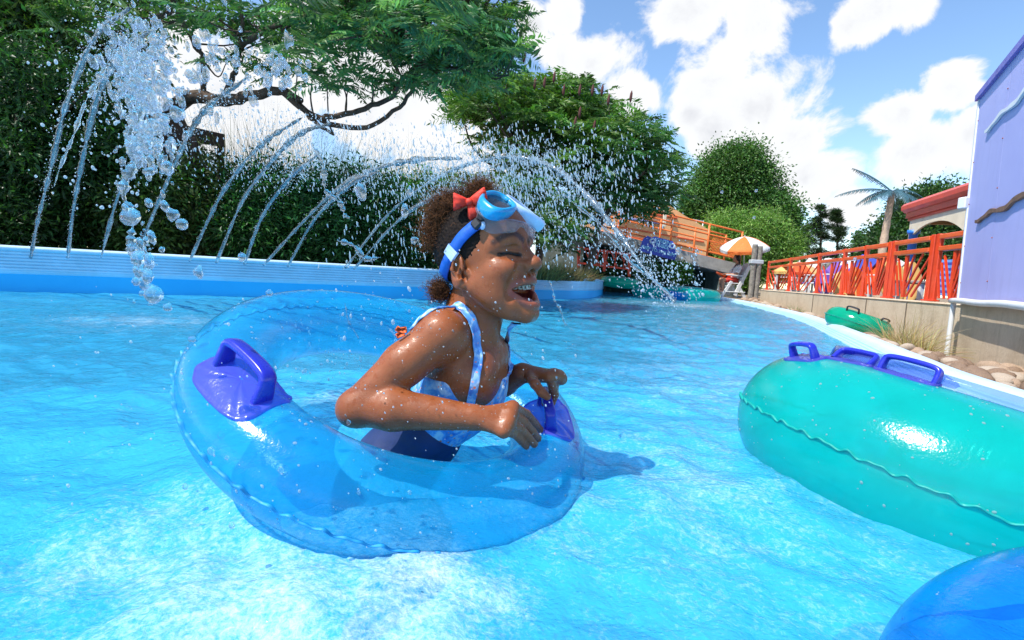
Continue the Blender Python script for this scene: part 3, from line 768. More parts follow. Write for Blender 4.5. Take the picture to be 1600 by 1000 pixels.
# hands: palm, four separate fingers, thumb
def hand(pal, fingers, thumb, W):
    for a, b, ra, rb in pal: GF.cone(a, b, ra, rb, .010)
    for pts, rs in fingers: GF.chain(pts, rs, .0022)
    GF.chain(thumb[0], thumb[1], .004)
def tubept(px, py, off=.008):
    u, v, p = TG.hit(px, py); return TG.P(u, v, off)
kn = [at(802, 637, .945), at(797, 648, .931), at(793, 661, .918), at(788, 673, .908)]
tipx = [((841, 676), .0075), ((838, 690), .0075), ((835, 697), .007), ((822, 700), .0065)]
tips = [tubept(*t, off=o) for t, o in tipx]
tips[0] = tubept(843, 674, .008); tips[1] = tubept(840, 688, .008); tips[2] = tubept(834, 697, .0075); tips[3] = tubept(822, 700, .007)
fg = []
for i, (a, b) in enumerate(zip(kn, tips)):
    r = (.0098, .0100, .0095, .0085)[i]
    m1 = a * .55 + b * .45 + np.array([0, -.002, .0085]); m2 = a * .22 + b * .78 + np.array([0, -.001, .004])
    fg.append(([a, m1, m2, b], [r * 1.08, r * .98, r * .9, r * .78]))
pal = [(W1, kn[i] * .96 + W1 * .04, .0165, .0120) for i in range(4)] + [(kn[i], kn[i + 1], .0125, .0125) for i in range(3)]
th1 = [W1 + (kn[0] - W1) * .35 + np.array([0, .012, -.006]), at(790, 640, .985), at(812, 648, .985)]
hand(pal, fg, (th1, [.014, .011, .0085]), W1)
# the far hand closes on the handle
hu, hv = HANDLE_R['u'], HANDLE_R['v']
hpnt, htu, htv, hn = TG.frame(hu, hv)
top = hpnt + hn * .043 + htu * .030                                # far part of the grip
kn2 = [at(858, 588, 1.125), at(866, 586, 1.137), at(873, 588, 1.15), at(877, 592, 1.162)]
fg2 = []
for i in range(4):
    ax0 = hpnt + hn * .043 + htu * (.012 + i * .017)
    out = np.cross(hn, htu); out = out if out[0] > 0 else -out
    p1 = ax0 + out * .019 + hn * .006; p2 = ax0 + out * .012 - hn * .014; p3 = ax0 - out * .004 - hn * .016
    r = (.0095, .0098, .0094, .0085)[i]
    fg2.append(([kn2[i], p1, p2, p3], [r * 1.1, r, r * .93, r * .8]))
pal2 = [(W2, kn2[i], .0165, .0118) for i in range(4)] + [(kn2[i], kn2[i + 1], .012, .012) for i in range(3)]
t0 = W2 + (kn2[0] - W2) * .35 + np.array([-.002, -.012, -.004])
th2 = [t0, at(836, 600, 1.08), at(846, 613, 1.065), at(855, 620, 1.058)]
hand(pal2, fg2, (th2, [.0135, .0108, .0098, .0080]), W2)

V, Q = GF.surface(); GV = V
# pigment of the skin itself: lips, mouth lining, palms, brows
h = hl(V)
base = np.array([.29, .084, .027]); col = np.tile(base, (len(V), 1))
def near(pts, p, r0, r1):
    d = np.full(len(p), 1e9)
    for i in range(len(pts) - 1):
        a = np.asarray(pts[i], float); b = np.asarray(pts[i + 1], float); ba = b - a; t = np.clip(((p - a) @ ba) / (ba @ ba), 0, 1); d = np.minimum(d, np.linalg.norm(p - a - t[:, None] * ba, axis=1))
    return np.clip((r1 - d) / (r1 - r0), 0, 1)
face = np.linalg.norm(h, axis=1) < 20
hf = h[face]; cf = col[face]
def blend(c, w, to): return c * (1 - w[:, None]) + np.asarray(to) * w[:, None]
cf = blend(cf, np.maximum(near(lu, hf, .55, .95), near(ll, hf, .6, 1.05)) * .85, (.34, .085, .062))
inm = (((hf[:, 0] - 6.6) / 3.2) ** 2 + (hf[:, 1] / 3.3) ** 2 + ((hf[:, 2] + 8.0) / 2.15) ** 2 < 1.0) & (hf[:, 0] < 7.3)
cf = blend(cf, inm * .95, (.10, .012, .014))
for sy in (-1, 1):
    br = crl([(8.05, sy * 1.1, 1.75), (7.95, sy * 2.6, 2.5), (6.9, sy * 4.3, 2.35), (5.6, sy * 5.3, 1.5)])
    br = hl(GF.snap(np.array([hp(*q_) for q_ in br]), 0.0))
    cf = blend(cf, near(br, hf, .30, .80) * .82, (.02, .011, .008))
    cf = blend(cf, near(EYE_LINES[sy], hf, .18, .5) * .95, (.016, .009, .007))
    cf = blend(cf, near([(5.2, sy * 4.6, -3.0), (6.8, sy * 3.4, -3.2)], hf, .5, 2.6) * .3, (.42, .10, .05))
col[face] = cf
sk, nt, o = newmat('brown_skin_wet')
a = N(nt, 'ShaderNodeVertexColor', layer_name='pigment'); v = coords(nt)
p = N(nt, 'ShaderNodeBsdfPrincipled', inp={'Roughness': .5, 'Coat Weight': .06, 'Coat Roughness': .1, 'Subsurface Weight': .2, 'Subsurface Scale': .006, 'Specular IOR Level': .36})
p.inputs['Subsurface Radius'].default_value = (1, .35, .2)
f1 = noise(nt, v, 17, 9, .7); f2 = noise(nt, v, 420, 3, .6); f3 = noise(nt, v, 60, 7, .7, .5)
L(nt, mixc(nt, 1.0, a.outputs[0], ramp(nt, f1, [(.25, (.66, .60, .58)), (.5, (1, 1, 1)), (.75, (1.25, 1.2, 1.15))]), 'MULTIPLY'), p.inputs['Base Color'])
L(nt, ramp(nt, f3, [(.38, (.16,) * 3), (.52, (.48,) * 3), (.7, (.7,) * 3)]), p.inputs['Roughness'])
L(nt, bump(nt, mixc(nt, .5, f3, f2), .4, .0022), p.inputs['Normal']); L(nt, p.outputs[0], o.inputs[0])
gl_loc = np.array([PE[0], PE[1], -.1])
girl = link('person', mesh_np('person', V - gl_loc, Q, None, sk, True, col)); girl.location = Vector(gl_loc)
tag(girl, 'laughing girl in a blue swimsuit holding the violet handle of a clear inner tube', 'person')
# ---------------------------------------------------------------- what the girl wears; hair, teeth
def unit_(a): return a / np.linalg.norm(a)
def gpart(name, mb, mat, smooth=True, parent=None): return mb.build(name, mat, parent or girl, smooth)
M_teeth = paint('tooth_enamel', (.84, .78, .66), .5, .04, 40, 0, spec=.2)
for row, sgn in ((0, 1), (1, -1)):
    mb = MB()
    n_ = 8 if row == 0 else 6
    for i in range(n_):
        t = (i + .5) / n_ * 2 - 1
        if row == 0: c = (8.0 - 2.0 * t * t, t * 2.55, -6.72 - .10 * t * t + .45 * abs(t) ** 3); sz = (.5, .80, 1.05 if abs(t) < .5 else .8)
        else: c = (7.55 - 1.6 * t * t, t * 2.0, -9.55 + .5 * t * t); sz = (.45, .72, .5)
        R_ = HM @ _rz(math.atan2(t * 1.6, 1.0) * .8)
        mb.box(hp(*c), np.array(sz) * HS, R_, .12 * HS)
    gpart(('upper_teeth', 'lower_teeth')[row], mb, M_teeth)
mb = MB(); mb.ball(hp(6.2, 0, -9.2), np.array([2.2, 1.7, .75]) * HS, 18, 12, HM @ _ry(rad(12)))
gpart('tongue', mb, paint('tongue_pink', (.34, .07, .07), .25, .15, 60, .2))
M_lash = paint('black_lash', (.008, .006, .005), .6, .1, 30, 0)
for sy in (-1, 1):
    mb = MB(); e_ = np.array([hp(*q) for q in EYE_LINES[sy]]); nr = GF.grad(e_); mb.tube(e_ + nr * .0006, .0016 * np.sin(np.linspace(.3, PI - .2, len(e_))) ** .6, 6)
    for i in range(2, len(e_), 1):
        for k in (0, .5): q = e_[i] + (e_[i - 1] - e_[i]) * k; mb.tube(np.array([q, q + nr[i] * .0035 + np.array([0, 0, -.0025]), q + nr[i] * .0055 + np.array([0, 0, -.002])]), [.0004, .0003, .00015], 4)
    gpart('eyelash', mb, M_lash)
M_nail = paint('fingernail', (.42, .20, .15), .25, .1, 60, 0)
for pts, rs in fg:
    d_ = unit_(pts[3] - pts[2]); up_ = np.array([0, -.35, .94]); up_ = unit_(up_ - d_ * (up_ @ d_)); R_ = np.stack([d_, np.cross(up_, d_), up_], 1)
    mb = MB(); mb.ball(pts[3] + up_ * rs[3] * .78 + d_ * rs[3] * .25, (rs[3] * .85, rs[3] * .62, rs[3] * .28), 12, 8, R_); gpart('fingernail', mb, M_nail)
# hair: slicked cap with a real hairline, and loose curls
hairm, nt, o = newmat('dark_brown_hair')
a = N(nt, 'ShaderNodeVertexColor', layer_name='pigment'); p = N(nt, 'ShaderNodeBsdfPrincipled', inp={'Roughness': .75, 'Specular IOR Level': .18})
L(nt, a.outputs[0], p.inputs['Base Color']); L(nt, p.outputs[0], o.inputs[0])
nu, nv_ = 420, 240
th = np.linspace(0, 2 * PI, nu, endpoint=False)[:, None]; ph = np.linspace(.01, PI - .01, nv_)[None]
d = np.stack(np.broadcast_arrays(np.sin(ph) * np.cos(th), np.sin(ph) * np.sin(th), np.cos(ph)), -1)
P = d * np.array([9.2, 7.3, 8.6]) + np.array([-1.0, 0, 3.0])
x, y, z = P[..., 0], np.abs(P[..., 1]), P[..., 2]
hair_d = np.minimum.reduce([5.6 - x + .25 * (z - 7), 1.15 * (z + 6.5) + (-x - 1.0) * .9, np.where(z < 2.5, 3.6 + .42 * (z - 1.5) - x, 9), np.where(z < -.2, (-3.9 - x) * 1.2 + np.clip(1.1 - np.abs(x - 1.2), 0, 1) * 6 * (z > -2.6), 9)])
msk = np.clip(hair_d / 1.6, -1, 1)
rid = np.zeros_like(x)
for k in range(26):
    w_ = RNG.normal(size=3) * 5.5; rid = rid + np.sin(P @ w_ + RNG.uniform(0, 6.28) + 1.5 * np.sin(P @ RNG.normal(size=3) * 1.2)) * .22
off = np.where(msk > 0, msk ** .6 * (.36 + .07 * rid), msk * .8 - .1)
Pn = P / np.array([9.2, 7.3, 8.6]) ** 2; Pn = (P - np.array([-1.0, 0, 3.0])) / np.array([9.2, 7.3, 8.6]) ** 2; Pn /= np.linalg.norm(Pn, axis=-1)[..., None]
P = P + Pn * off[..., None]
mb = MB(); Wd = (P.reshape(-1, 3) * HS) @ HM.T + HC; mb.grid(Wd.reshape(P.shape), wrap_u=True)
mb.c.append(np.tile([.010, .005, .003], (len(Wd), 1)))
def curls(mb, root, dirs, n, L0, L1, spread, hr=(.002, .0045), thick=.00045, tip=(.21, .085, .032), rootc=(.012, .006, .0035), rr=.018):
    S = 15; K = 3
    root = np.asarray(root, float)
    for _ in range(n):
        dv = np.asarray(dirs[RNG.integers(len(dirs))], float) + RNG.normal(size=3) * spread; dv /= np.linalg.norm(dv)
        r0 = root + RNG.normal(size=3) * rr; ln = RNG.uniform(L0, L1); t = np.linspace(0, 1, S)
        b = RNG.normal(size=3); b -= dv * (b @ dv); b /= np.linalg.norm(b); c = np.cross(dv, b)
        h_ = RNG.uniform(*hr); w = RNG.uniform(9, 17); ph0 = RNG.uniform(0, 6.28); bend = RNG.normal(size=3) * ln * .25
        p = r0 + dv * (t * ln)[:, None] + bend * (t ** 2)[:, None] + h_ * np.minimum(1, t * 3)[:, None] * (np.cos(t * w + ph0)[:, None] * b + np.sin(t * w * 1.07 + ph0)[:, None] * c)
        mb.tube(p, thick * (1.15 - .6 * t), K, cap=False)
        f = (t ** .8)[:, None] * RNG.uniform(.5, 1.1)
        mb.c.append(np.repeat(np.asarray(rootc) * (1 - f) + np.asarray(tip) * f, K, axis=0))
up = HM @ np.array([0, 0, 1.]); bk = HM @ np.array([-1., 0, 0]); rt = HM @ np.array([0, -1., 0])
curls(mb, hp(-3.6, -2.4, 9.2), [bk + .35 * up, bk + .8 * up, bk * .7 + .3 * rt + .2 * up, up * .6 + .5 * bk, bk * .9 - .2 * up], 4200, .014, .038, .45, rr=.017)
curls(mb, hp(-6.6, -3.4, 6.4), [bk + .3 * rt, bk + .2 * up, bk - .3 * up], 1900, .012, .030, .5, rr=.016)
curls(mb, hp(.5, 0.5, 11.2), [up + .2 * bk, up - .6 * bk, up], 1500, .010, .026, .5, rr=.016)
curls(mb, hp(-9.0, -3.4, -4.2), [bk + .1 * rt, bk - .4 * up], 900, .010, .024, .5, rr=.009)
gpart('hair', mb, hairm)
# red bow
bc = GF.cast(733, 316, .018); toC = (CC - bc) / np.linalg.norm(CC - bc)
bx_ = np.cross(toC, [0, 0, 1.]); bx_ = -bx_ / np.linalg.norm(bx_); by_ = np.cross(toC, bx_) ; by_ = by_ if by_[2] > 0 else -by_
mb = MB()
for sgn, ang, ln, wd in ((1, .32, .036, .021), (-1, .05, .03, .018), (1, -1.15, .034, .015)):
    ax_ = (bx_ * math.cos(ang) + by_ * math.sin(ang)) * sgn; ay = np.cross(toC, ax_)
    rows = []
    for s_ in np.linspace(0, 1, 14):
        w_ = wd * (.22 + .78 * s_ ** .8) * (1 if s_ < .93 else .92); zb = .010 * math.sin(s_ * PI * .8)
        row = []
        for a2 in np.linspace(0, 2 * PI, 24, endpoint=False):
            yy = math.copysign(abs(math.cos(a2)) ** .7, math.cos(a2)) * w_; zz = math.sin(a2) * (zb + .002) + .0018 * math.sin(yy * 900 + s_ * 4) * s_
            row.append(bc + ax_ * (s_ * ln) + ay * yy + toC * zz)
        rows.append(row)
    mb.grid(np.array(rows), wrap_v=True)
mb.ball(bc + toC * .004, (.008, .007, .008))
M_red = paint('red_cloth', (.72, .035, .012), .6, .15, 60, .3)
gpart('hair_bow', mb, M_red)

M_orangecloth = paint('orange_cloth', (.80, .14, .03), .6, .3, 60, .2)
# swimsuit: printed straps that follow the shoulder, bodice, dark bottoms
suit, nt, o = newmat('printed_swimsuit')
v = coords(nt); p = N(nt, 'ShaderNodeBsdfPrincipled', inp={'Roughness': .45, 'Coat Weight': .15})
vo = N(nt, 'ShaderNodeTexVoronoi', inp={'Scale': 75, 'Randomness': 1}); L(nt, v, vo.inputs['Vector'])
wv = noise(nt, v, 60, 4, .6, 1)
c = ramp(nt, noise(nt, v, 30, 5, .6, .7), [(.36, (.05, .16, .55)), (.5, (.12, .38, .80)), (.62, (.55, .72, .88))])
sp = N(nt, 'ShaderNodeMath', operation='LESS_THAN'); L(nt, M2('ADD', vo.outputs['Distance'], M2('MULTIPLY', wv, .55)), sp.inputs[0]); sp.inputs[1].default_value = .47
hue = ramp(nt, N(nt, 'ShaderNodeSeparateColor').outputs[0], [(0, (.8, .12, .03)), (1, (.8, .5, .5))])
sc_ = hue.node.inputs[0].links[0].from_node; L(nt, vo.outputs['Color'], sc_.inputs[0])
L(nt, mixc(nt, sp.outputs[0], c, hue), p.inputs['Base Color']); L(nt, bump(nt, wv, .3, .003), p.inputs['Normal']); L(nt, p.outputs[0], o.inputs[0])
def strap(pts, w, off=.0035, ruffle=.0012):
    pts = list(pts) + [pts[-1] + (pts[-1] - pts[-2]) * 1.1]
    P = cr(np.array(pts), 8); nrm = GF.grad(P); t = np.gradient(P, axis=0); t /= np.linalg.norm(t, axis=1)[:, None]
    sd = np.cross(t, nrm); sd /= np.linalg.norm(sd, axis=1)[:, None]
    k = np.linspace(-1, 1, 9); rows = []
    for s_ in k:
        q = P + sd * (s_ * w / 2) + nrm * .004
        d = GF.sample(q); q = q - GF.grad(q) * np.clip(d - off, -.01, .01)[:, None]
        rows.append(q + nrm * (ruffle * np.sin(np.arange(len(P)) * .9 + s_ * 3) * abs(s_))[:, None])
    top = np.stack(rows, 1); bot = top - nrm[:, None] * .0028
    V = np.concatenate([top, bot[:, ::-1]], 1); mb.grid(V, wrap_v=True)
mb = MB()
strap([GF.cast(q[0], q[1], .004) for q in ((640, 512), (662, 490), (690, 477), (714, 478), (733, 494), (744, 522), (748, 555), (745, 580), (741, 604), (737, 624))], .019)
strap([GF.cast(q[0], q[1], .004) for q in ((806, 516), (803, 530), (801, 548), (797, 572), (790, 600), (784, 618))], .016)
gpart('straps', mb, suit); mb = MB()
# tie at the back
tb_ = GF.cast(632, 520, .008)
for a_, l_ in ((2.6, .018), (3.6, .016), (1.7, .012)):
    dv = np.array([math.cos(a_), -.3, math.sin(a_)]); mb.bar(tb_, tb_ + dv * l_, .011, .005, (0, 1, 0), .002)
gpart('back_tie', mb, M_orangecloth); mb = MB()
BF = Field([np.arange(-.30, .10, .004), np.arange(.92, 1.30, .004), np.arange(-.1, .40, .004)])
BF.ell(CH, (.0785, .1095, .1095), TRR, .03); BF.cone(CH, CH * .35 + BE * .65, .0825, .0795, .04); 
ctop = at(762, 596, 1.03)
BF.op(lambda X, Y, Z: ctop[2] + .0 - Z + 0 * X + 0 * Y, (-9, -9, -9), (9, 9, 9), .004, 'sub')
V, Q = BF.surface(); mb.add(V, Q)
gpart('swimsuit', mb, suit)
BF = Field([np.arange(-.42, .10, .005), np.arange(.90, 1.36, .005), np.arange(-.40, .30, .005)])
BF.cone(BE * .75 + CH * .25, BE * .5 + PE * .5, .088, .089, .03); BF.cone(BE * .5 + PE * .5, PE, .089, .093, .03)
for sy, k_ in ((-1, (-.16, 1.02, -.18)), (1, (-.17, 1.20, -.20))):
    h0 = PE + np.array([.0, sy * .045, -.02]); BF.cone(h0, h0 * .25 + np.array(k_) * .75, .079, .066, .02)
V, Q = BF.surface(); mb = MB(); mb.add(V, Q)
gpart('swim_shorts', mb, paint('navy_cloth', (.012, .03, .12), .6, .2, 30, .2))

# ---------------------------------------------------------------- swim mask pushed up on her forehead
M_mask = paint('sky_blue_rubber', (.008, .30, .60), .3, .12, 30, .1, coat=.4)
M_maskl = paint('pale_blue_plastic', (.52, .68, .92), .22, .08, 30, .05, coat=.4)
M_strap = paint('royal_blue_rubber', (.012, .12, .55), .4, .15, 40, .2)
mo = hp(7.5, -.2, 8.1); MS = 1.34
sm = empty('swim_mask', mo, 'blue swim mask with clear skirt pushed up on the laughing girl\'s forehead', 'swim mask')
mn = HM @ (np.array([.70, 0, .71])); mr_ = HM @ np.array([.05, .97, -.24]); mr_ = mr_ - mn * (mr_ @ mn); mr_ /= np.linalg.norm(mr_); mu = np.cross(mn, mr_)
def mp_(y, u, w): return mo + (mr_ * y * 1.12 + mu * u * MS + mn * (w * MS + .2)) * HS
mu = mu if mu[2] > 0 else -mu
def lens_out(sy, k=1.0, w=0.0, n=44):
    a = np.linspace(0, 2 * PI, n, endpoint=False); cx = np.sign(np.cos(a)) * np.abs(np.cos(a)) ** .75 * 2.95 * k; sx = np.sign(np.sin(a)) * np.abs(np.sin(a)) ** .75 * 2.25 * k
    return np.array([mp_(sy * 3.35 + p_, q_ - .25 * p_ * sy, w - abs(sy * 3.35 + p_) ** 2 * .022) for p_, q_ in zip(cx, sx)])
for sy in (-1, 1):
    mb = MB(); prof = [(1.04, -1.2), (1.14, -.5), (1.16, .25), (1.08, .6), (.95, .6), (.89, .3), (.91, -.4)]
    mb.grid(np.stack([lens_out(sy, k, w) for k, w in prof]), wrap_v=True); mb.build('lens_rim', M_mask if sy < 0 else M_maskl, sm, True)
    mb = MB(); mb.grid(np.stack([lens_out(sy, k, .1) for k in (.02, .4, .7, .93)]), wrap_v=True)
    mb.build('lens', vinyl('mask_glass', (.04, .10, .16), (.5, .68, .78), diff=.25, rough=.03), sm, True)
mb = MB(); mb.bar(mp_(-.9, .9, .25), mp_(.9, .9, .25), 1.0 * HS, .7 * HS, mn, .2 * HS); mb.bar(mp_(-1.0, -.2, .1), mp_(1.0, -.2, .1), .8 * HS, .6 * HS, mn, .2 * HS); mb.build('nose_bridge', M_mask, sm)
# clear silicone skirt between rims and forehead
a = np.linspace(0, 2 * PI, 90, endpoint=False); rows = []
for s_ in np.linspace(0, 1, 9):
    r_ = []
    for t in a:
        y = math.copysign(abs(math.cos(t)) ** .8, math.cos(t)) * (6.5 + .5 * s_); u = math.copysign(abs(math.sin(t)) ** .8, math.sin(t)) * (2.55 + .9 * s_)
        if u < 0: u *= 1 - .35 * s_ * math.exp(-(y / 1.3) ** 2)
        r_.append(mp_(y, u - 1.4 * s_, -.9 - abs(y) ** 2 * (.022 + .03 * s_)))
    r_ = np.array(r_); sn = GF.snap(r_, (.9 - .75 * s_) * HS) if s_ > .25 else r_
    rows.append(sn if s_ > .25 else r_)
mb = MB(); mb.grid(np.stack(rows), wrap_v=True); mb.build('skirt', vinyl('clear_silicone', (.70, .66, .72), (.88, .86, .90), diff=.30, rough=.12), sm, True)
# strap round the back of the head
sp_ = [hl(GF.cast(px, py, .0035)) for px, py in ((752, 348), (738, 357), (722, 372), (708, 393), (698, 414), (691, 436))]
loop = sp_ + [np.array([-8.6, -4.6, -2.2]), np.array([-9.8, 0, -2.6]), np.array([-8.6, 4.6, -2.2])] + [q * np.array([1, -1, 1]) for q in sp_[::-1]]
PT = cr(np.array([hp(*q) for q in loop]), 8)
def band(P, w, th_, off):
    nr = GF.grad(P); P = GF.snap(P, off); t = np.gradient(P, axis=0); t /= np.linalg.norm(t, axis=1)[:, None]; sd = np.cross(t, nr); sd /= np.linalg.norm(sd, axis=1)[:, None]
    V = np.stack([P - sd * w / 2, P + nr * th_ - sd * w / 2 * .9, P + nr * th_ + sd * w / 2 * .9, P + sd * w / 2], 1); mb.grid(V, wrap_v=True)
mb = MB(); band(PT, .024, .003, .0058); mb.build('strap', M_strap, sm, True)
mb = MB(); band(PT[22:28], .030, .005, .0055); mb.build('slider', M_maskl, sm)
b0 = GF.cast(750, 345, .009); b1 = GF.cast(737, 358, .009); mb = MB(); mb.bar(b0, b1 * .8 + b0 * .2, .020, .012, GF.grad(b0[None])[0], .003)
bo = b0 + (mp_(-6.2, -.3, -.2) - b0) * .95; mb.bar(b0, bo, .016, .010, GF.grad(b0[None])[0], .003); mb.build('buckle', M_black, sm)
mb = MB(); b2 = GF.cast(754, 352, .006); mb.ball(b2, (.006, .005, .009)); mb.build('clip', M_maskl, sm, True)
# ---------------------------------------------------------------- right bank: wall, fence, blue-violet building
concm, nt, o = newmat('weathered_concrete')
v = coords(nt); p = N(nt, 'ShaderNodeBsdfPrincipled', inp={'Roughness': .9, 'Specular IOR Level': .2})
f = noise(nt, v, 2.2, 10, .7); f2 = noise(nt, v, 40, 6, .7)
c = ramp(nt, f, [(.25, (.46, .33, .21)), (.5, (.64, .50, .35)), (.75, (.72, .58, .42))])
v2 = coords(nt, (3.0, 3.0, .35)); st = noise(nt, v2, 2.0, 7, .65)                 # water stains that run down
c = mixc(nt, ramp(nt, st, [(.57, (0, 0, 0)), (.76, (.7, .7, .7))]), c, (.24, .15, .08)); c = mixc(nt, .12, c, ramp(nt, f2, [(.3, (.1, .08, .06)), (.7, (.8, .75, .68))]))
L(nt, c, p.inputs['Base Color']); L(nt, bump(nt, f2, .5, .01), p.inputs['Normal']); L(nt, p.outputs[0], o.inputs[0])
M_white = paint('white_paint', (.72, .73, .74), .45, .06, 8, .1, dirt=((.45, .42, .38), 9, .64))
M_orange = paint('red_orange_paint', (.74, .055, .010), .38, .12, 5, .08, coat=.2, dirt=((.55, .08, .03), 14, .66))
M_orange2 = paint('orange_rail_paint', (.80, .11, .018), .4, .12, 5, .08, coat=.2)
M_brick = paint('rusty_edge', (.36, .09, .05), .8, .3, 12, .4)

wl = empty('retaining_wall', (5.4, 9, -.2), 'long pale concrete retaining wall carrying the orange fence', 'wall')
def WT(Y): return .40
Yw = np.arange(4.98, 13.75, .15); Xw = WALLX(Yw)
P = np.stack([Xw, Yw], 1); _, nw = frame2d(P); nw = -nw if nw[0, 0] > 0 else nw
mb = MB(); V = np.zeros((len(Yw), 6, 3)); 
for j, (n_, z) in enumerate(((0, -.55), (0, .37), (.012, .385), (.0, .40), (-.16, .40), (-.16, -.2))):
    V[:, j, :2] = P + nw * n_; V[:, j, 2] = z
mb.grid(V); mb.add([[Xw[-1], Yw[-1], -.5], [Xw[-1] + .16, Yw[-1], -.5], [Xw[-1] + .16, Yw[-1], .4], [Xw[-1], Yw[-1], .4]], [[0, 1, 2, 3]])
mb.build('wall_face', concm, wl)
mb = MB()
for Y in (7.15, 6.05, 9.4): mb.bar((WALLX(Y) - .004, Y, -.5), (WALLX(Y) - .004, Y, .37), .008, .012)
mb.build('joint', paint('joint_filler', (.16, .13, .10), .9), wl)

# fence: posts where the photo shows them, two rails, fans of thin bars in every panel
fn_ = empty('fence', (5.2, 8.0, .4), 'red orange metal fence with fans of slanted bars on the concrete wall', 'fence')
FH = .74
FY = [13.35, 11.35, 9.5, 8.3, 7.5, 6.66, 5.66, 5.08]
fd = np.array([.253, 1.0, 0]); fd /= np.linalg.norm(fd)
def fp(Y, z, n_=0.0): return np.array([WALLX(Y) + .075 + n_, Y, z])
def pst(Y, w=.058):
    mb = MB(); mb.bar(fp(Y, .402), fp(Y, .40 + FH), w, w * .8, (1, 0, 0), .006)
    mb.build('post', M_orange, fn_)
    mb = MB(); mb.box(fp(Y, .412), (w * 1.5, w * 1.5, .016), None, .003); mb.build('base_plate', M_orange, fn_)
for i, Y in enumerate(FY):
    pst(Y)
    if Y in (6.66, 5.66): pst(Y + .115)
for i in range(len(FY) - 1):
    a, b = FY[i], FY[i + 1]
    if a in (6.66, 5.66): pass
    b2 = b + (.115 if b in (6.66, 5.66) else 0)
    for zz, hgt, nm in ((.40 + FH - .035, .07, 'top_rail'), (.40 + FH - .165, .065, 'middle_rail')):
        mb = MB(); mb.bar(fp(a - .04, zz), fp(b2 + .04, zz), .05, hgt, (1, 0, 0), .006); mb.build(nm, M_orange2, fn_)
    # slanted bars
    mb = MB(); z0 = .43; z1 = .40 + FH - .20; W_ = a - b2
    mid = (a + b2) / 2 + (.12 * W_ if i % 2 else -.05 * W_)
    mb.bar(fp(mid, z0), fp(mid, z1), .035, .03, (1, 0, 0))
    hz = z1 - z0
    for k in range(3):
        t = (k + .5) / 3
        # far half: bars lean towards the far post at the top; near half: they fan out from the middle bar
        mb.bar(fp(a - .03 - (a - mid) * .30 * k / 2, z0 + hz * (.62 + .15 * k)), fp(a - (a - mid) * (.34 + .30 * k), z0 + .01), .018, .018, (1, 0, 0))
        mb.bar(fp(mid - (mid - b2) * (.30 + .34 * k), z1), fp(mid - .02 - (mid - b2) * .05 * k, z0 + hz * (.42 - .2 * k)), .018, .018, (1, 0, 0))
    mb.bar(fp(mid - (mid - b2) * .98, z0 + hz * .72), fp(mid - (mid - b2) * .35, z0 + .01), .018, .018, (1, 0, 0))
    mb.build('slanted_bars', M_orange, fn_)

# violet-blue building at the right edge
violm, nt, o = newmat('violet_panel_paint')
v = coords(nt); p = N(nt, 'ShaderNodeBsdfPrincipled', inp={'Roughness': .5, 'Specular IOR Level': .35})
c = ramp(nt, noise(nt, v, 1.4, 8, .6), [(.3, (.39, .385, .70)), (.7, (.47, .46, .77))])
st = noise(nt, coords(nt, (6, 6, .5)), 2.2, 8, .7); c = mixc(nt, ramp(nt, st, [(.54, (0, 0, 0)), (.75, (.35, .35, .35))]), c, (.28, .27, .50))
L(nt, c, p.inputs['Base Color']); L(nt, bump(nt, noise(nt, v, 14, 6, .7), .2, .01), p.inputs['Normal']); L(nt, p.outputs[0], o.inputs[0])
A = np.array([4.26, 4.92]); B = np.array([2.98, 2.77]); dB = (B - A) / np.linalg.norm(B - A); nB = np.array([dB[1], -dB[0]]); nB = nB if nB[0] < 0 else -nB
def bp(s, z, n_=0.0): q = A + dB * (s - max(0, z - .4) * .11) + nB * n_; return np.array([q[0], q[1], z])
bl = empty('building', (4.6, 4.0, 0), 'violet blue panelled building with wavy trim above stained concrete at the right edge', 'building')
LB = 4.4
mb = MB(); TH = .12
def slab(mb, s0, s1, z0, z1, n0, n1):
    mb.add([bp(s, z, n_) for n_ in (n0, n1) for z in (z0, z1) for s in (s0, s1)], [[0, 1, 3, 2], [5, 4, 6, 7], [0, 4, 5, 1], [2, 3, 7, 6], [0, 2, 6, 4], [1, 5, 7, 3]])
pan = .95
for k in range(5):
    s0, s1 = k * pan, min(LB, (k + 1) * pan) - .004
    slab(mb, s0, s1, .44, 2.36, -TH, 0)
slab(mb, -.0, .10, .44, 2.36, -3.0, -TH - .002)
mb.build('wall', violm, bl)
mb = MB(); slab(mb, .0, LB, -.6, .40, -.14, -.03); slab(mb, 0, .12, -.6, .40, -3, -.142); mb.build('concrete_base', concm, bl)
mb = MB(); slab(mb, -.02, LB, .402, .437, -.12, .004); mb.build('rusty_flashing', M_brick, bl)
mb = MB(); mb.tube(np.array([bp(s, .425 + .004 * math.sin(s * 5), .045) for s in np.linspace(-.05, LB, 30)]), .026, 12); mb.tube(np.array([bp(-.03, z, .03) for z in np.linspace(.42, -.45, 12)]), .022, 10)
mb.build('pipe', M_white, bl, True)
mb = MB(); slab(mb, -.035, -.002, .40, 2.37, -TH - .02, .012); mb.build('corner_trim', M_white, bl)
mb = MB(); slab(mb, -.06, LB, 2.362, 2.42, -3.0, .03); mb.build('roof_edge', paint('violet_trim', (.16, .15, .5), .5), bl)
wood = paint('brown_trim', (.20, .10, .06), .7, .3, 14, .4); 
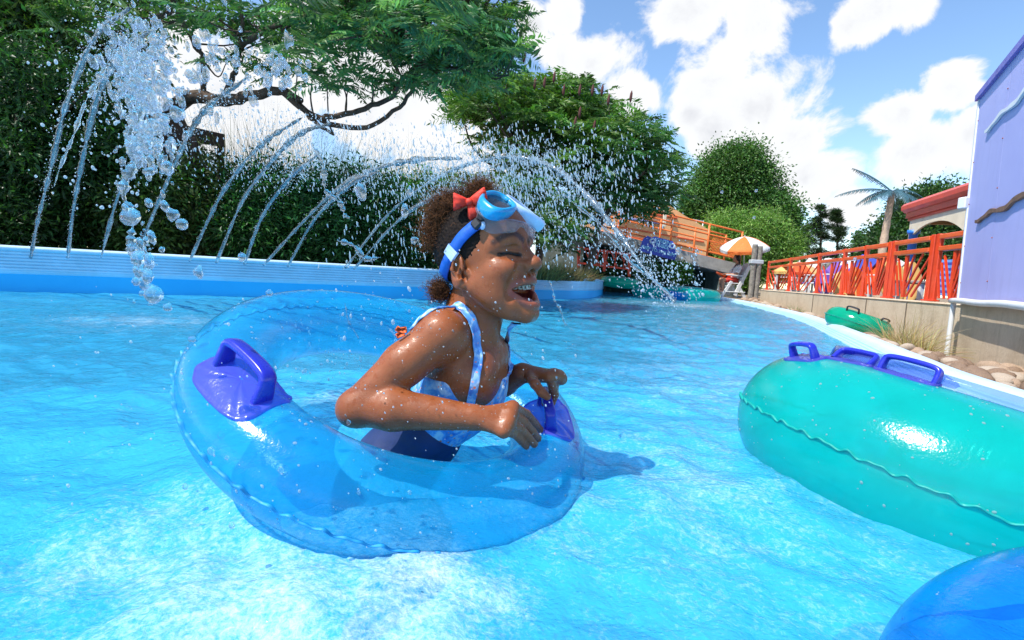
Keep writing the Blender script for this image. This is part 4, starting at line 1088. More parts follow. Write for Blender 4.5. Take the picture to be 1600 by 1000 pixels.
for z0, m_, s0 in ((1.97, M_white, .42), (1.17, wood, .42)):
    mb = MB(); s = np.linspace(0, 1, 60); ss = s0 + s * 2.6
    zz = z0 - .02 * np.cos(s * 3) + .016 * np.sin(ss * 9) + .004 * np.sin(ss * 23); wd = .012 + .008 * np.sin(s * PI) ** .5 + .003 * np.sin(ss * 17)
    P = np.array([bp(a, b, .012) for a, b in zip(ss, zz)])
    ring = [(1, -.9), (1, .9), (-.6, 1), (-.6, -1)]
    V = np.array([[bp(a, b + q[1] * w_, .012 * (1 + q[0])) for q in ring] for a, b, w_ in zip(ss, zz, wd)]); mb.grid(V, wrap_v=True, flip=True)
    tr = autosmooth(mb.build('wavy_trim', m_, bl)); 
for z in (.60, .95, 1.35, 1.75, 2.15):
    for s in (.02, .93, 1.88): mb = MB(); mb.ball(bp(s, z, .002), (.006, .006, .006), 8, 5); mb.build('bolt', M_brick, bl, True)
mb = MB(); c_ = bp(-.03, .40 + .97, .035); mb.bar(c_ + np.array([0, 0, -.055]), c_ + np.array([0, 0, .055]), .05, .09, (0, 1, 0), .008); mb.build('camera_box', M_white, bl)

# pavilion with the red roof behind it
pv0 = at(1412, 325, 8.2); pv1 = at(1502, 287, 6.6); 
pv = empty('pavilion', (pv0[0] + .8, pv0[1], .3), 'open pavilion with red roof edge, cream arched trim and blue column', 'pavilion')
M_redroof = paint('coral_red_metal', (.66, .085, .06), .4, .12, 4, .1, coat=.15)
M_cream = paint('cream_trim', (.74, .66, .50), .6, .08, 6, .1)
ex = pv1 - pv0; ex[2] = 0; ez = np.array([0, 0, 1.]); exn = ex / np.linalg.norm(ex); ey = np.cross(ez, exn); ey = ey if ey[0] > 0 else -ey
zr = .5 * (pv0[2] + pv1[2])
def pp(s, o_, z): return pv0 * np.array([1, 1, 0]) + exn * s + ey * o_ + ez * (zr + z)
LP = 4.0
def pslab(mb, s0, s1, o0, o1, z0, z1):
    mb.add([pp(s, o_, z) for o_ in (o0, o1) for z in (z0, z1) for s in (s0, s1)], [[0, 1, 3, 2], [5, 4, 6, 7], [0, 4, 5, 1], [2, 3, 7, 6], [0, 2, 6, 4], [1, 5, 7, 3]])
mb = MB(); sv = np.linspace(0, LP, 2); prf = [(0.02, -.12), (-.03, -.08), (-.035, -.02), (.0, .02), (.06, .035), (1.4, .30), (2.6, .02), (2.6, -.12)]
mb.grid(np.array([[pp(s, a, b) for a, b in prf] for s in sv]), wrap_v=True); 
for s, fl in ((0, 0), (LP, 1)):
    k = [pp(s, a, b) for a, b in prf]; mb.add(k + [np.mean(k, 0)], None, [[i, (i + 1) % 8, 8] for i in range(8)])
autosmooth(mb.build('roof', M_redroof, pv), 30)
mb = MB(); pslab(mb, .03, LP, .03, .10, -.205, -.122); pslab(mb, .05, LP, .055, .11, -.245, -.207); mb.build('fascia', M_redroof, pv)
# scalloped cream valance with an arch
mb = MB(); s = np.linspace(.10, LP - .05, 160); low = -.245 - .10 - .20 * np.clip(np.abs(((s - .10) % 1.6) / .8 - 1), 0, 1) ** 2.2
V = np.array([[pp(a, .07, -.225 + .010 * abs(math.sin(a * 34))), pp(a, .07, b), pp(a, .10, b), pp(a, .10, -.225)] for a, b in zip(s, low)]); mb.grid(V, wrap_v=True); mb.build('arched_valance', M_cream, pv)
mb = MB(); pslab(mb, .12, LP, .12, 2.5, -.255, -.232)
for k in range(6): pslab(mb, .12 + k * .6, .18 + k * .6, .122, 2.45, -.30, -.257)
mb.build('ceiling', paint('tan_boards', (.42, .27, .12), .7, .15, 3, .2), pv)
mb = MB(); b0 = pp(.20, .10, -.40); mb.lathe([(.075, 0), (.085, 0), (.085, -.05), (.06, -.06), (.055, -1.4)], b0, 14); mb.build('column', paint('bright_blue_paint', (.03, .20, .72), .4, .1, 6, .1), pv, True)
b1 = pp(2.2, .10, -.40); mb = MB(); mb.lathe([(.075, 0), (.085, 0), (.085, -.05), (.06, -.06), (.055, -1.4)], b1, 14); mb.build('column', bpy.data.materials['bright_blue_paint'], pv, True)

# dark green tree-lined deck behind the fence: chairs, surfboards, tables
M_grey = paint('grey_boards', (.30, .28, .26), .8, .2, 10, .3)
M_navy = paint('navy_vinyl', (.05, .08, .42), .5, .15, 10, .1)
M_lblue = paint('sky_blue_vinyl', (.16, .38, .80), .5, .1, 8, .1)
M_yel = paint('sandy_yellow_board', (.78, .48, .16), .35, .1, 5, .1, coat=.3)
M_purple = paint('purple_vinyl', (.20, .10, .45), .5, .15, 10, .1)
chc = {'white': M_white, 'navy': M_navy, 'orange': M_orange2, 'purple': M_purple}
def deck_chair(px, Y, fab, face, label):
    g = at(px, 440, Y); g[2] = .34
    e_ = empty('lounge_chair', g, label, 'lounge chair', 'lounge chairs behind the fence'); R_ = _rz(face)
    def q(x, y, z): return g + R_ @ np.array([x, y, z])
    mb = MB(); mb.bar(q(-.02, 0, .30), q(.46, 0, .26), .5, .03, (0, 0, 1), .01); mb.build('seat', chc[fab], e_)
    mb = MB(); mb.bar(q(-.02, 0, .30), q(-.36, 0, .82), .5, .03, (1, 0, 0), .01); mb.build('backrest', chc[fab], e_)
    for sy in (-.24, .24):
        for sx in (.02, .40):
            mb = MB(); mb.bar(q(sx, sy, 0), q(sx, sy, .42), .035, .035, (1, 0, 0)); mb.build('leg', M_white, e_)
        mb = MB(); mb.bar(q(-.12, sy, .46), q(.45, sy, .44), .05, .025, (0, 0, 1), .006); mb.build('armrest', M_white, e_)
for i, (px, Y, fab, fc, lab) in enumerate([(1243, 12.6, 'white', 2.6, 'white lounge chair behind the second fence panel from the wooden post'), (1285, 11.6, 'purple', 2.9, 'purple lounge chair behind the third fence panel from the wooden post'),
        (1300, 11.4, 'white', 2.5, 'white lounge chair behind the middle of the orange fence'), (1322, 10.3, 'navy', 2.7, 'navy lounge chair behind the middle of the orange fence'),
        (1352, 9.9, 'orange', 2.9, 'orange lounge chair behind the fence, right of the navy one'), (1362, 10.2, 'white', 2.4, 'white lounge chair behind the fence below the palm'),
        (1236, 15.2, 'orange', 2.8, 'orange lounge chair behind the first fence panel beside the post')]): deck_chair(px, Y, fab, fc, lab)
def surfboard(px, Y, lean, h_, mat, stripe, label, z0=.33):
    g = at(px, 440, Y); g[2] = z0
    e_ = empty('surfboard', g, label, 'surfboard', 'surfboards behind the fence'); t = np.linspace(0, 1, 26); w = .17 * np.sin(PI * np.clip(t * .93 + .05, 0, 1)) ** .62
    ax_ = np.array([math.sin(lean), .12, math.cos(lean)]); sx = np.array([.95, -.3, 0]); sx -= ax_ * (sx @ ax_) / (ax_ @ ax_); sx /= np.linalg.norm(sx); nn = np.cross(sx, ax_)
    def loft(k, th_, o_=0): return np.array([[g + ax_ * (h_ * a) + sx * (math.copysign(abs(math.cos(b)) ** .8, math.cos(b)) * ww * k) + nn * (math.sin(b) * th_ + o_ + .05 * (a - .4) ** 2) for b in np.linspace(0, 2 * PI, 14, endpoint=False)] for a, ww in zip(t, w)])
    mb = MB(); mb.grid(loft(1, .022), wrap_v=True); mb.build('board', mat, e_, True)
    mb = MB(); mb.grid(loft(.16, .0235), wrap_v=True); mb.build('stripe', stripe, e_, True)
surfboard(1404, 7.2, -.16, .62, M_yel, M_orange2, 'sandy yellow surfboard leaning behind the fence panel right of the palm')
surfboard(1419, 7.6, .12, .62, M_yel, M_navy, 'yellow surfboard with navy stripe leaning behind the fence by the blue column')
surfboard(1318, 9.3, .02, .52, M_yel, M_white, 'short yellow surfboard behind the middle fence panel')
surfboard(1340, 8.7, -.05, .55, M_orange2, M_yel, 'orange surfboard standing behind the fence below the palm')
surfboard(1287, 10.4, .05, .55, M_purple, M_white, 'purple surfboard standing behind the third fence panel')
# striped sail cloths hung behind the fence
def cloth_panel(px0, px1, Y0, Y1, z0, z1, cols, label, n=9):
    a = at(px0, 440, Y0); b = at(px1, 440, Y1); e_ = empty('awning', ((a[0] + b[0]) / 2, (a[1] + b[1]) / 2, .33), label, 'awning'); 
    for nm, m_, ks in (('cloth', cols[0], [k for k in range(n) if k % 2 == 0]), ('stripe', cols[1], [k for k in range(n) if k % 2])):
        mb = MB()
        for k in ks:
            zl = z0 + (z1 - z0) * k / n; zh = z0 + (z1 - z0) * (k + 1) / n; s = np.linspace(0, 1, 16)
            V = np.array([[np.array([*(a * (1 - t) + b * t)[:2], zz]) + np.array([-.05 * math.sin(t * 9), .02 * math.sin(t * 7), -.05 * math.sin(PI * t)]) + o_ for zz, o_ in ((zl, 0), (zh, 0), (zh, np.array([.02, 0, 0])), (zl, np.array([.02, 0, 0])))] for t in s]); mb.grid(V, wrap_v=True)
        mb.build(nm, m_, e_)
cloth_panel(1448, 1500, 6.6, 5.9, .52, .96, (M_lblue, M_navy), 'sky blue awning with thin navy stripes behind the last fence panel', 13)
cloth_panel(1386, 1404, 8.2, 7.8, .45, .88, (M_white, M_navy), 'white and navy striped awning behind the fence left of the yellow board', 9)
cloth_panel(1352, 1396, 10.5, 9.8, .62, 1.05, (M_navy, M_lblue), 'blue awning showing above the fence right of the palm trunk', 3)
tb = at(1468, 450, 6.8); tb[2] = .33; e_ = empty('table', tb, 'dark table standing under the sky blue awning behind the fence', 'table')
mb = MB(); mb.box(tb + np.array([0, 0, .30]), (.9, .5, .04), None, .01); mb.build('tabletop', M_grey, e_)
for sx, sy in ((-1, -1), (1, -1), (1, 1), (-1, 1)): mb = MB(); mb.bar(tb + np.array([sx * .4, sy * .2, 0]), tb + np.array([sx * .4, sy * .2, .28]), .05, .05, (1, 0, 0)); mb.build('leg', M_white, e_)
def parasol(c, R_, h_, tilt, cols, label, sub=8, pole=M_white, ph=0.0):
    e_ = empty('parasol', c, label, 'parasol'); Rm = _ry(tilt[0]) @ _rx(tilt[1]); top = c + Rm @ np.array([0, 0, h_])
    for par in (0, 1):
        mb = MB()
        for k in range(par, sub, 2):
            a0, a1 = ph + 2 * PI * k / sub, ph + 2 * PI * (k + 1) / sub; rows = []
            for r_ in np.linspace(0.0, 1, 9):
                row = []
                for a in np.linspace(a0, a1, 7):
                    f_ = 1 - .045 * math.sin((a - a0) / (a1 - a0) * PI) * r_
                    row.append(top + Rm @ np.array([math.cos(a) * R_ * r_ * f_, math.sin(a) * R_ * r_ * f_, -.46 * R_ * r_ ** 1.7 - .0]))
                rows.append(row)
            row = [q_ + Rm @ np.array([0, 0, -.12 * R_]) for q_ in rows[-1]]; rows.append(row)
            V = np.array(rows); nrm = Rm @ np.array([0, 0, .008]); mb.grid(V); mb.grid(V - nrm, flip=True)
        mb.build('canopy_gore', cols[par], e_, True)
    mb = MB(); mb.tube(np.array([c, c + Rm @ np.array([0, 0, h_ + .04])]), .016, 8); mb.build('pole', pole, e_)
    mb = MB()
    for k in range(sub): a = 2 * PI * k / sub; mb.tube(np.array([top + Rm @ np.array([0, 0, -.25 * R_]), top + Rm @ np.array([math.cos(a) * R_ * .6, math.sin(a) * R_ * .6, -.2 * R_])]), .006, 5)
    mb.build('ribs', pole, e_)
g = at(1243, 445, 12.0); g[2] = .34; parasol(g, .55, .75, (.05, .0), (M_yel, M_orange2), 'low yellow and orange parasol behind the second fence panel')

# ---------------------------------------------------------------- lifeguard stand
lg = at(1144, 464, 16.6); GZ = lg[2]
M_stand = paint('white_stand_paint', (.70, .70, .68), .5, .08, 10, .1)
lc = empty('lifeguard_chair', (lg[0], lg[1], GZ), 'tall white wooden lifeguard chair on the pool edge under the parasol', 'lifeguard chair')
def lp(x, y, z): return np.array([lg[0] + x, lg[1] + y, GZ + z])          # x to the right, the seat looks left
SH = .44
for y in (-.28, .28):
    mb = MB(); mb.bar(lp(-.46, y, 0), lp(-.18, y, SH + .06), .09, .045, (0, 1, 0), .008); mb.build('leg', M_stand, lc)
    mb = MB(); mb.bar(lp(.28, y, 0), lp(.02, y, SH - .05), .09, .045, (0, 1, 0), .008); mb.build('leg', M_stand, lc)
    mb = MB(); mb.bar(lp(-.05, y * 1.02, .05), lp(.34, y * 1.02, 1.02), .11, .05, (0, 1, 0), .008); mb.build('back_post', M_stand, lc)
    mb = MB(); mb.bar(lp(-.36, y * 1.05, SH + .26), lp(.20, y * 1.05, SH + .24), .035, .10, (0, 1, 0), .006); mb.build('armrest', M_stand, lc)
    mb = MB(); mb.bar(lp(-.36, y * 1.03, .17), lp(.26, y * 1.03, .17), .03, .08, (0, 1, 0), .006); mb.build('side_rail', M_stand, lc)
mb = MB()
for k in range(5): mb.bar(lp(-.24 + k * .10, -.3, SH), lp(-.24 + k * .10, .3, SH), .085, .03, (0, 0, 1), .006)
mb.build('seat', M_stand, lc)
mb = MB()
for k in range(5): y = -.22 + k * .11; mb.bar(lp(.11, y, SH + .05), lp(.38, y, 1.12 - .03 * abs(k - 2)), .105, .025, (1, 0, 0), .006)
mb.build('backrest', M_stand, lc)
mb = MB(); mb.bar(lp(-.40, -.3, .14), lp(-.40, .3, .14), .10, .03, (0, 0, 1), .006); mb.bar(lp(-.30, -.3, .34), lp(-.30, .3, .34), .09, .03, (0, 0, 1), .006); mb.build('footboard', M_stand, lc)
parasol(lp(.36, .10, .42), .74, 1.56, (-.16, .22), (paint('orange_canopy_cloth', (.82, .19, .03), .7, .08, 10, .1), M_white), 'white and orange parasol shading the lifeguard chair', 6, M_white, rad(205))
# the lifeguard
LF = Field([np.arange(lg[0] - .75, lg[0] + .45, .009), np.arange(lg[1] - .35, lg[1] + .35, .009), np.arange(GZ, GZ + 1.55, .009)])
hip = lp(.02, 0, SH + .11); shd = lp(.10, 0, SH + .56)
LF.cone(hip, lp(.06, 0, SH + .40), .125, .125, .05); LF.cone(lp(.08, -.13, SH + .52), lp(.08, .13, SH + .52), .068, .068, .05)
LF.cone(lp(.07, 0, SH + .56), lp(.045, 0, SH + .70), .05, .05, .02); LF.ell(lp(.02, 0, SH + .80), (.098, .078, .118), None, .02); LF.cone(lp(-.065, 0, SH + .79), lp(-.082, 0, SH + .775), .016, .014, .01); LF.ell(lp(-.05, 0, SH + .715), (.04, .04, .03), None, .02)
for y, kx in ((-.09, -.40), (.09, -.36)):
    LF.chain([lp(-.02, y, SH + .10), lp(kx, y * 1.3, SH + .10), lp(kx + .02, y * 1.2, .20)], [.085, .06, .04], .02); LF.cone(lp(kx + .02, y * 1.2, .175), lp(kx - .12, y * 1.2, .165), .034, .028, .01)
    LF.chain([lp(.08, y * 2.1, SH + .50), lp(-.05, y * 2.9, SH + .28), lp(-.30, y * 1.6, SH + .27)], [.052, .042, .030], .015); LF.ell(lp(-.36, y * 1.4, SH + .27), (.05, .03, .022), None, .01)
    for k in range(4): LF.cone(lp(-.39, y * 1.4 + (k - 1.5) * .016, SH + .27), lp(-.435, y * 1.4 + (k - 1.5) * .015, SH + .255), .010, .008, .003)
    LF.cone(lp(-.35, y * 1.4 - .025 * np.sign(y), SH + .27), lp(-.39, y * 1.1, SH + .255), .011, .009, .004)
V, Q = LF.surface(); base_ = lp(0, 0, SH)
M_skin2 = paint('tanned_skin', (.46, .22, .13), .5, .1, 10, .1)
pg = link('person', mesh_np('person', V - base_, Q, None, M_skin2, True)); pg.location = Vector(base_); tag(pg, 'lifeguard in white shirt and red shorts sitting on the tall white chair', 'person')
def cloth_field(prims, mat, name, h_=.008, cut=None):
    F_ = Field([np.arange(lg[0] - .75, lg[0] + .45, h_), np.arange(lg[1] - .4, lg[1] + .4, h_), np.arange(GZ + .2, GZ + 1.6, h_)])
    for pr in prims: F_.cone(*pr)
    if cut: F_.op(cut, (-99, -99, -99), (99, 99, 99), .004, 'sub')
    V, Q = F_.surface(); mb = MB(); mb.add(V, Q); return mb.build(name, mat, pg, True)
cloth_field([(lp(.02, 0, SH + .18), lp(.06, 0, SH + .42), .137, .135, .05), (lp(.08, -.13, SH + .52), lp(.08, .13, SH + .52), .078, .078, .05)] + [(lp(.08, y * 2.1, SH + .50), lp(.0, y * 2.6, SH + .37), .066, .066, .015) for y in (-.09, .09)], M_white, 'shirt')
cloth_field([(hip, lp(.02, 0, SH + .16), .138, .134, .03)] + [(lp(-.02, y, SH + .10), lp(-.27, y * 1.2, SH + .10), .100, .084, .02) for y in (-.09, .09)], paint('red_shorts', (.70, .05, .03), .6), 'shorts')
cloth_field([(lp(.045, 0, SH + .83), lp(.055, 0, SH + .81), .108, .105, .02), (lp(.10, 0, SH + .76), lp(.12, 0, SH + .66), .06, .04, .02)], paint('black_hair', (.012, .01, .01), .5), 'hair', cut=lambda X, Y, Z: np.maximum(X - (lg[0] - .02), Z - (GZ + SH + .87)) + 0 * Y)
rt_ = empty('rescue_tube', lp(-.32, 0, SH + .20), 'red orange rescue tube lying across the lap of the lifeguard', 'rescue tube')
mb = MB(); P = cr([lp(-.60, -.06, SH + .31), lp(-.35, .0, SH + .235), lp(-.12, .02, SH + .235), lp(.12, .06, SH + .27)], 8); mb.tube(P, .055 * np.sin(np.linspace(.5, PI - .5, len(P))) ** .5, 12); mb.build('foam_body', M_orange2, rt_, True)
mb = MB(); mb.tube(P[10:13], .060, 12); mb.build('band', M_black, rt_, True)
mb = MB(); mb.tube(cr([lp(-.05, -.02, SH + .25), lp(-.08, -.02, SH + .40), lp(.02, -.06, SH + .60), lp(.12, -.10, SH + .585), lp(.17, -.05, SH + .35)], 8), .013, 6); mb.build('shoulder_strap', M_black, rt_, True)
# timber post
M_timber = paint('grey_timber', (.27, .24, .20), .85, .35, 12, .6, bdist=.02, fine=30)
q0 = at(1176, 466, 15.6); tp = empty('wooden_post', q0, 'weathered post of two round timbers with a pale band beside the lifeguard chair', 'post')
HT = 1.72
for sx in (-.075, .08):
    mb = MB(); P = np.array([q0 + np.array([sx + .006 * math.sin(z * 3), .01 * math.cos(z * 2 + sx), z - .1]) for z in np.linspace(0, HT + (.0 if sx < 0 else -.05), 14)])
    mb.tube(P, .078 + .004 * np.sin(np.arange(14) * 1.7), 14); autosmooth(mb.build('timber', M_timber, tp), 50)
mb = MB(); mb.box(q0 + np.array([0, 0, 1.10]), (.37, .21, .12), None, .015); mb.build('band', paint('galvanised_band', (.50, .53, .56), .5), tp)
# pilings farther back
for px, Y, h_, lab in ((1281, 19, 1.15, 'pale short piling, left of the pair far behind the fence'), (1290, 19.4, 1.32, 'grey taller piling, right of the pair far behind the fence')):
    g = at(px, 447, Y); g[2] = .33; e_ = empty('piling', g, lab, 'post'); mb = MB(); mb.tube(np.array([g + np.array([.01 * math.sin(k), 0, h_ * k / 6]) for k in range(7)]), .14, 12); mb.build('timber', M_timber, e_, True)
    mb = MB(); mb.lathe([(.0, h_ + .03), (.10, h_ + .03), (.15, h_), (.15, h_ - .04)], g, 12); mb.build('cap', M_white, e_)
# ---------------------------------------------------------------- plants
M_leaf = leafmat('leaf')
M_leafd = leafmat('leaf_dark', (.8, .8, .8), .4)
barkm, nt, o = newmat('bark')
v = coords(nt, (1, 1, .3)); p = N(nt, 'ShaderNodeBsdfPrincipled', inp={'Roughness': .9, 'Specular IOR Level': .2})
f = noise(nt, v, 22, 8, .7, .6); L(nt, ramp(nt, f, [(.3, (.045, .03, .022)), (.7, (.15, .11, .085))]), p.inputs['Base Color']); L(nt, bump(nt, f, .8, .02), p.inputs['Normal']); L(nt, p.outputs[0], o.inputs[0])
def unit(a): return a / (np.linalg.norm(a, axis=-1, keepdims=True) + 1e-9)
def leaves(mb, pos, dirs, L_, W_, cols, curl=.25, up_bias=.5):
    """pointed leaf: six-point blade folded a little along its rib"""
    n = len(pos); d = unit(dirs); u = unit(RNG.normal(size=(n, 3)) + np.array([0, 0, up_bias])); s = unit(np.cross(d, u)); nn = np.cross(s, d)
    L_ = np.broadcast_to(L_, (n,))[:, None]; W_ = np.broadcast_to(W_, (n,))[:, None]
    p0 = pos; p1 = pos + d * L_ * .42 + s * W_ * .5 + nn * W_ * .12; p2 = pos + d * L_ * .42 - s * W_ * .5 + nn * W_ * .12; pm = pos + d * L_ * .45 - nn * W_ * .04; p3 = pos + d * L_ - nn * L_ * curl
    V = np.stack([p0, p1, pm, p2, p3], 1).reshape(-1, 3); b = np.arange(n)[:, None] * 5
    q = np.concatenate([b + np.array([[0, 1, 2, 0]])[:, :0], ], 1)
    T = np.concatenate([b + np.array([[0, 1, 2]]), b + np.array([[1, 4, 2]]), b + np.array([[0, 2, 3]]), b + np.array([[2, 4, 3]])])
    mb.add(V, None, T); mb.c.append(np.repeat(cols, 5, axis=0))
def lcol(n, base, var=.35, alt=None, pa=.2):
    c = np.asarray(base) * np.exp(RNG.normal(size=(n, 1)) * var) * np.exp(RNG.normal(size=(n, 3)) * .10)
    if alt is not None: m = RNG.random(n) < pa; c[m] = np.asarray(alt) * np.exp(RNG.normal(size=(m.sum(), 1)) * .25)
    return np.clip(c, 0, .6)
def clumps(c, rr, n, cut=None, hollow=.55):
    """clump centres inside an uneven ellipsoid"""
    d = unit(RNG.normal(size=(n, 3))); r = hollow + (1 - hollow) * RNG.random((n, 1)) ** .6
    lob = 1 + .26 * np.sin(d[:, :1] * 5 + c[0]) * np.sin(d[:, 1:2] * 6 + c[1]) + .17 * np.sin(d[:, 2:] * 8 + c[0] * 3)
    return np.asarray(c) + d * r * lob * np.asarray(rr)
def limbs(mb, base, tips, r0, fork=.45, wob=.08, rt=.012, n=7):
    base = np.asarray(base, float)
    for t in tips:
        t = np.asarray(t, float); ln = np.linalg.norm(t - base); m = base + (t - base) * fork + np.array([0, 0, ln * .10]) + RNG.normal(size=3) * ln * wob
        P = cr(np.array([base, m, t]), n); k = np.linspace(0, 1, len(P)); mb.tube(P, r0 * (1 - k) + rt * k, 6, cap=False)
def leafy(mb, cs, per, spread, L_, W_, base, alt=None, droop=.2, var=.35, pa=.2, out=None):
    n = len(cs) * per; c = np.repeat(cs, per, axis=0); off = RNG.normal(size=(n, 3)) * np.asarray(spread); pos = c + off
    d = unit(off) * .8 + RNG.normal(size=(n, 3)) * .5 + np.array([0, 0, -droop])
    ck = np.repeat(np.exp(RNG.normal(size=(len(cs), 1)) * .16), per, axis=0)          # each clump has its own age and hue
    leaves(mb, pos, d, L_ * RNG.uniform(.7, 1.2, n), W_ * RNG.uniform(.7, 1.2, n), np.clip(lcol(n, base, var, alt, pa) * ck, 0, .6))
def tree(loc, label, crown_c, crown_r, nclump, per, spread, L_, W_, base, alt=None, trunk_r=.15, cat='tree', name='tree', group=None, droop=.2, nl=14, leafm=None, hollow=.55, extra=None, var=.35):
    loc = np.asarray(loc, float); e_ = empty(name, loc, label, cat, group)
    cs = np.concatenate([clumps(np.asarray(c), r, k, hollow=hollow) for c, r, k in zip(crown_c, crown_r, nclump)])
    mb = MB(); leafy(mb, cs, per, spread, L_, W_, base, alt, droop, var); 
    if extra: extra(mb, cs)
    mb.build('crown', leafm or M_leaf, e_)
    mb = MB(); c0 = np.mean(np.asarray(crown_c), 0); fork = loc + (c0 - loc) * .45
    P = cr(np.array([loc - [0, 0, .1], loc + (fork - loc) * .5 + RNG.normal(size=3) * .05 * trunk_r, fork]), 6); mb.tube(P, np.linspace(trunk_r * 1.25, trunk_r * .8, len(P)), 9, cap=False)
    limbs(mb, fork, cs[RNG.permutation(len(cs))[:nl]], trunk_r * .6); mb.build('trunk', barkm, e_, True)
    return e_
def gz_at(px, Y, z): q = at(px, 440, Y); q[2] = z; return q
G1 = (.062, .15, .035); G2 = (.075, .155, .030); GD = (.018, .055, .014); GL = (.13, .235, .045)
# broad tree and willow bush at the bend, pines, trees behind the pavilion
c = at(1150, 318, 27); s_ = 27 / 800
tree(gz_at(1150, 27, .12), 'big broad leafy tree standing behind the light green bush', [at(1140, 310, 27), at(1185, 335, 27), at(1108, 325, 27.5), at(1205, 372, 26.5), at(1150, 268, 27)], [np.array([58, 40, 50]) * s_, np.array([45, 40, 52]) * s_, np.array([38, 40, 60]) * s_, np.array([36, 30, 36]) * s_, np.array([40, 36, 30]) * s_], [170, 130, 100, 80, 80], 260, .36, .15, .085, G1, (.10, .19, .045), .35, group='trees beyond the river', hollow=.45)
s_ = 22 / 800
tree(gz_at(1168, 22, .12), 'rounded light green bush between the parasol and the big broad tree', [at(1160, 375, 22), at(1195, 385, 22), at(1130, 372, 22.5), at(1212, 400, 21.5), at(1160, 415, 22)], [np.array([42, 40, 38]) * s_, np.array([36, 34, 40]) * s_, np.array([30, 30, 32]) * s_, np.array([24, 26, 26]) * s_, np.array([56, 40, 34]) * s_], [130, 100, 70, 60, 100], 190, .24, .14, .042, (.14, .26, .05), (.22, .35, .08), .12, cat='bush', name='bush', hollow=.5)
def pine(px, ytop, ybase, Y, wpx, label, dens=1.0, gap=.55):
    k = Y / 800; b = gz_at(px, Y, .12); top = at(px, ytop, Y); e_ = empty('pine_tree', b, label, 'tree', 'pines on the skyline'); H_ = top[2] - b[2]
    mb = MB(); P = np.array([b, b * .5 + top * .5 + [.05 * H_ * .2, 0, 0], top]); P = cr(P, 6); mb.tube(P, np.linspace(.17, .03, len(P)), 8, cap=False); lb = MB()
    for i in range(int(34 * dens)):
        t = .14 + .86 * RNG.random() ** .8; az = RNG.uniform(0, 2 * PI); w = wpx * k * (1 - t * .86) ** .8 * RNG.uniform(.45, 1.05)
        r0 = b + (top - b) * t; tip = r0 + np.array([math.cos(az) * w, math.sin(az) * w, w * RNG.uniform(-.1, .28)]); mb.tube(np.array([r0, (r0 + tip) / 2 + [0, 0, -.03 * w], tip]), [.04, .03, .012], 5, cap=False)
        cs = r0 + (tip - r0) * RNG.uniform(.35, 1.05, (9, 1)) + RNG.normal(size=(9, 3)) * w * .06
        n = 9 * 26; off = RNG.normal(size=(n, 3)) * np.array([.22, .22, .12]) * (.5 + w * .12); pos = np.repeat(cs, 26, axis=0) + off
        leaves(lb, pos, unit(off) + [0, 0, .25], .22, .04, lcol(n, (.026, .055, .024), .35, (.06, .09, .035)), .1)
    lb.build('crown', M_leafd, e_); mb.build('trunk', barkm, e_, True)
pine(1282, 322, 415, 42, 30, 'taller of two dark pines above the orange fence', 1.4)
pine(1308, 330, 415, 43, 27, 'shorter pine at the right of the two dark pines', 1.3)
pine(1262, 345, 415, 46, 22, 'thin pine beside the big broad tree')
pine(1341, 362, 415, 44, 12, 'small slender pine standing alone right of the two dark pines', .9)
pine(1240, 338, 420, 38, 20, 'sparse pale pine between the big broad tree and the dark pines', .8)
s_ = 20 / 800
tree(gz_at(1430, 20, .12), 'dark green tree behind the pavilion and the palm', [at(1440, 355, 20), at(1395, 385, 20), at(1480, 360, 20.5), at(1462, 325, 20), at(1370, 402, 19.6), at(1445, 395, 19.5)], [np.array([42, 36, 46]) * s_, np.array([34, 30, 32]) * s_, np.array([45, 36, 50]) * s_, np.array([26, 24, 30]) * s_, np.array([20, 22, 22]) * s_, np.array([60, 30, 26]) * s_], [150, 100, 110, 50, 50, 110], 150, .26, .14, .075, (.032, .085, .022), (.08, .15, .035), .22, group='trees beyond the river', hollow=.4)
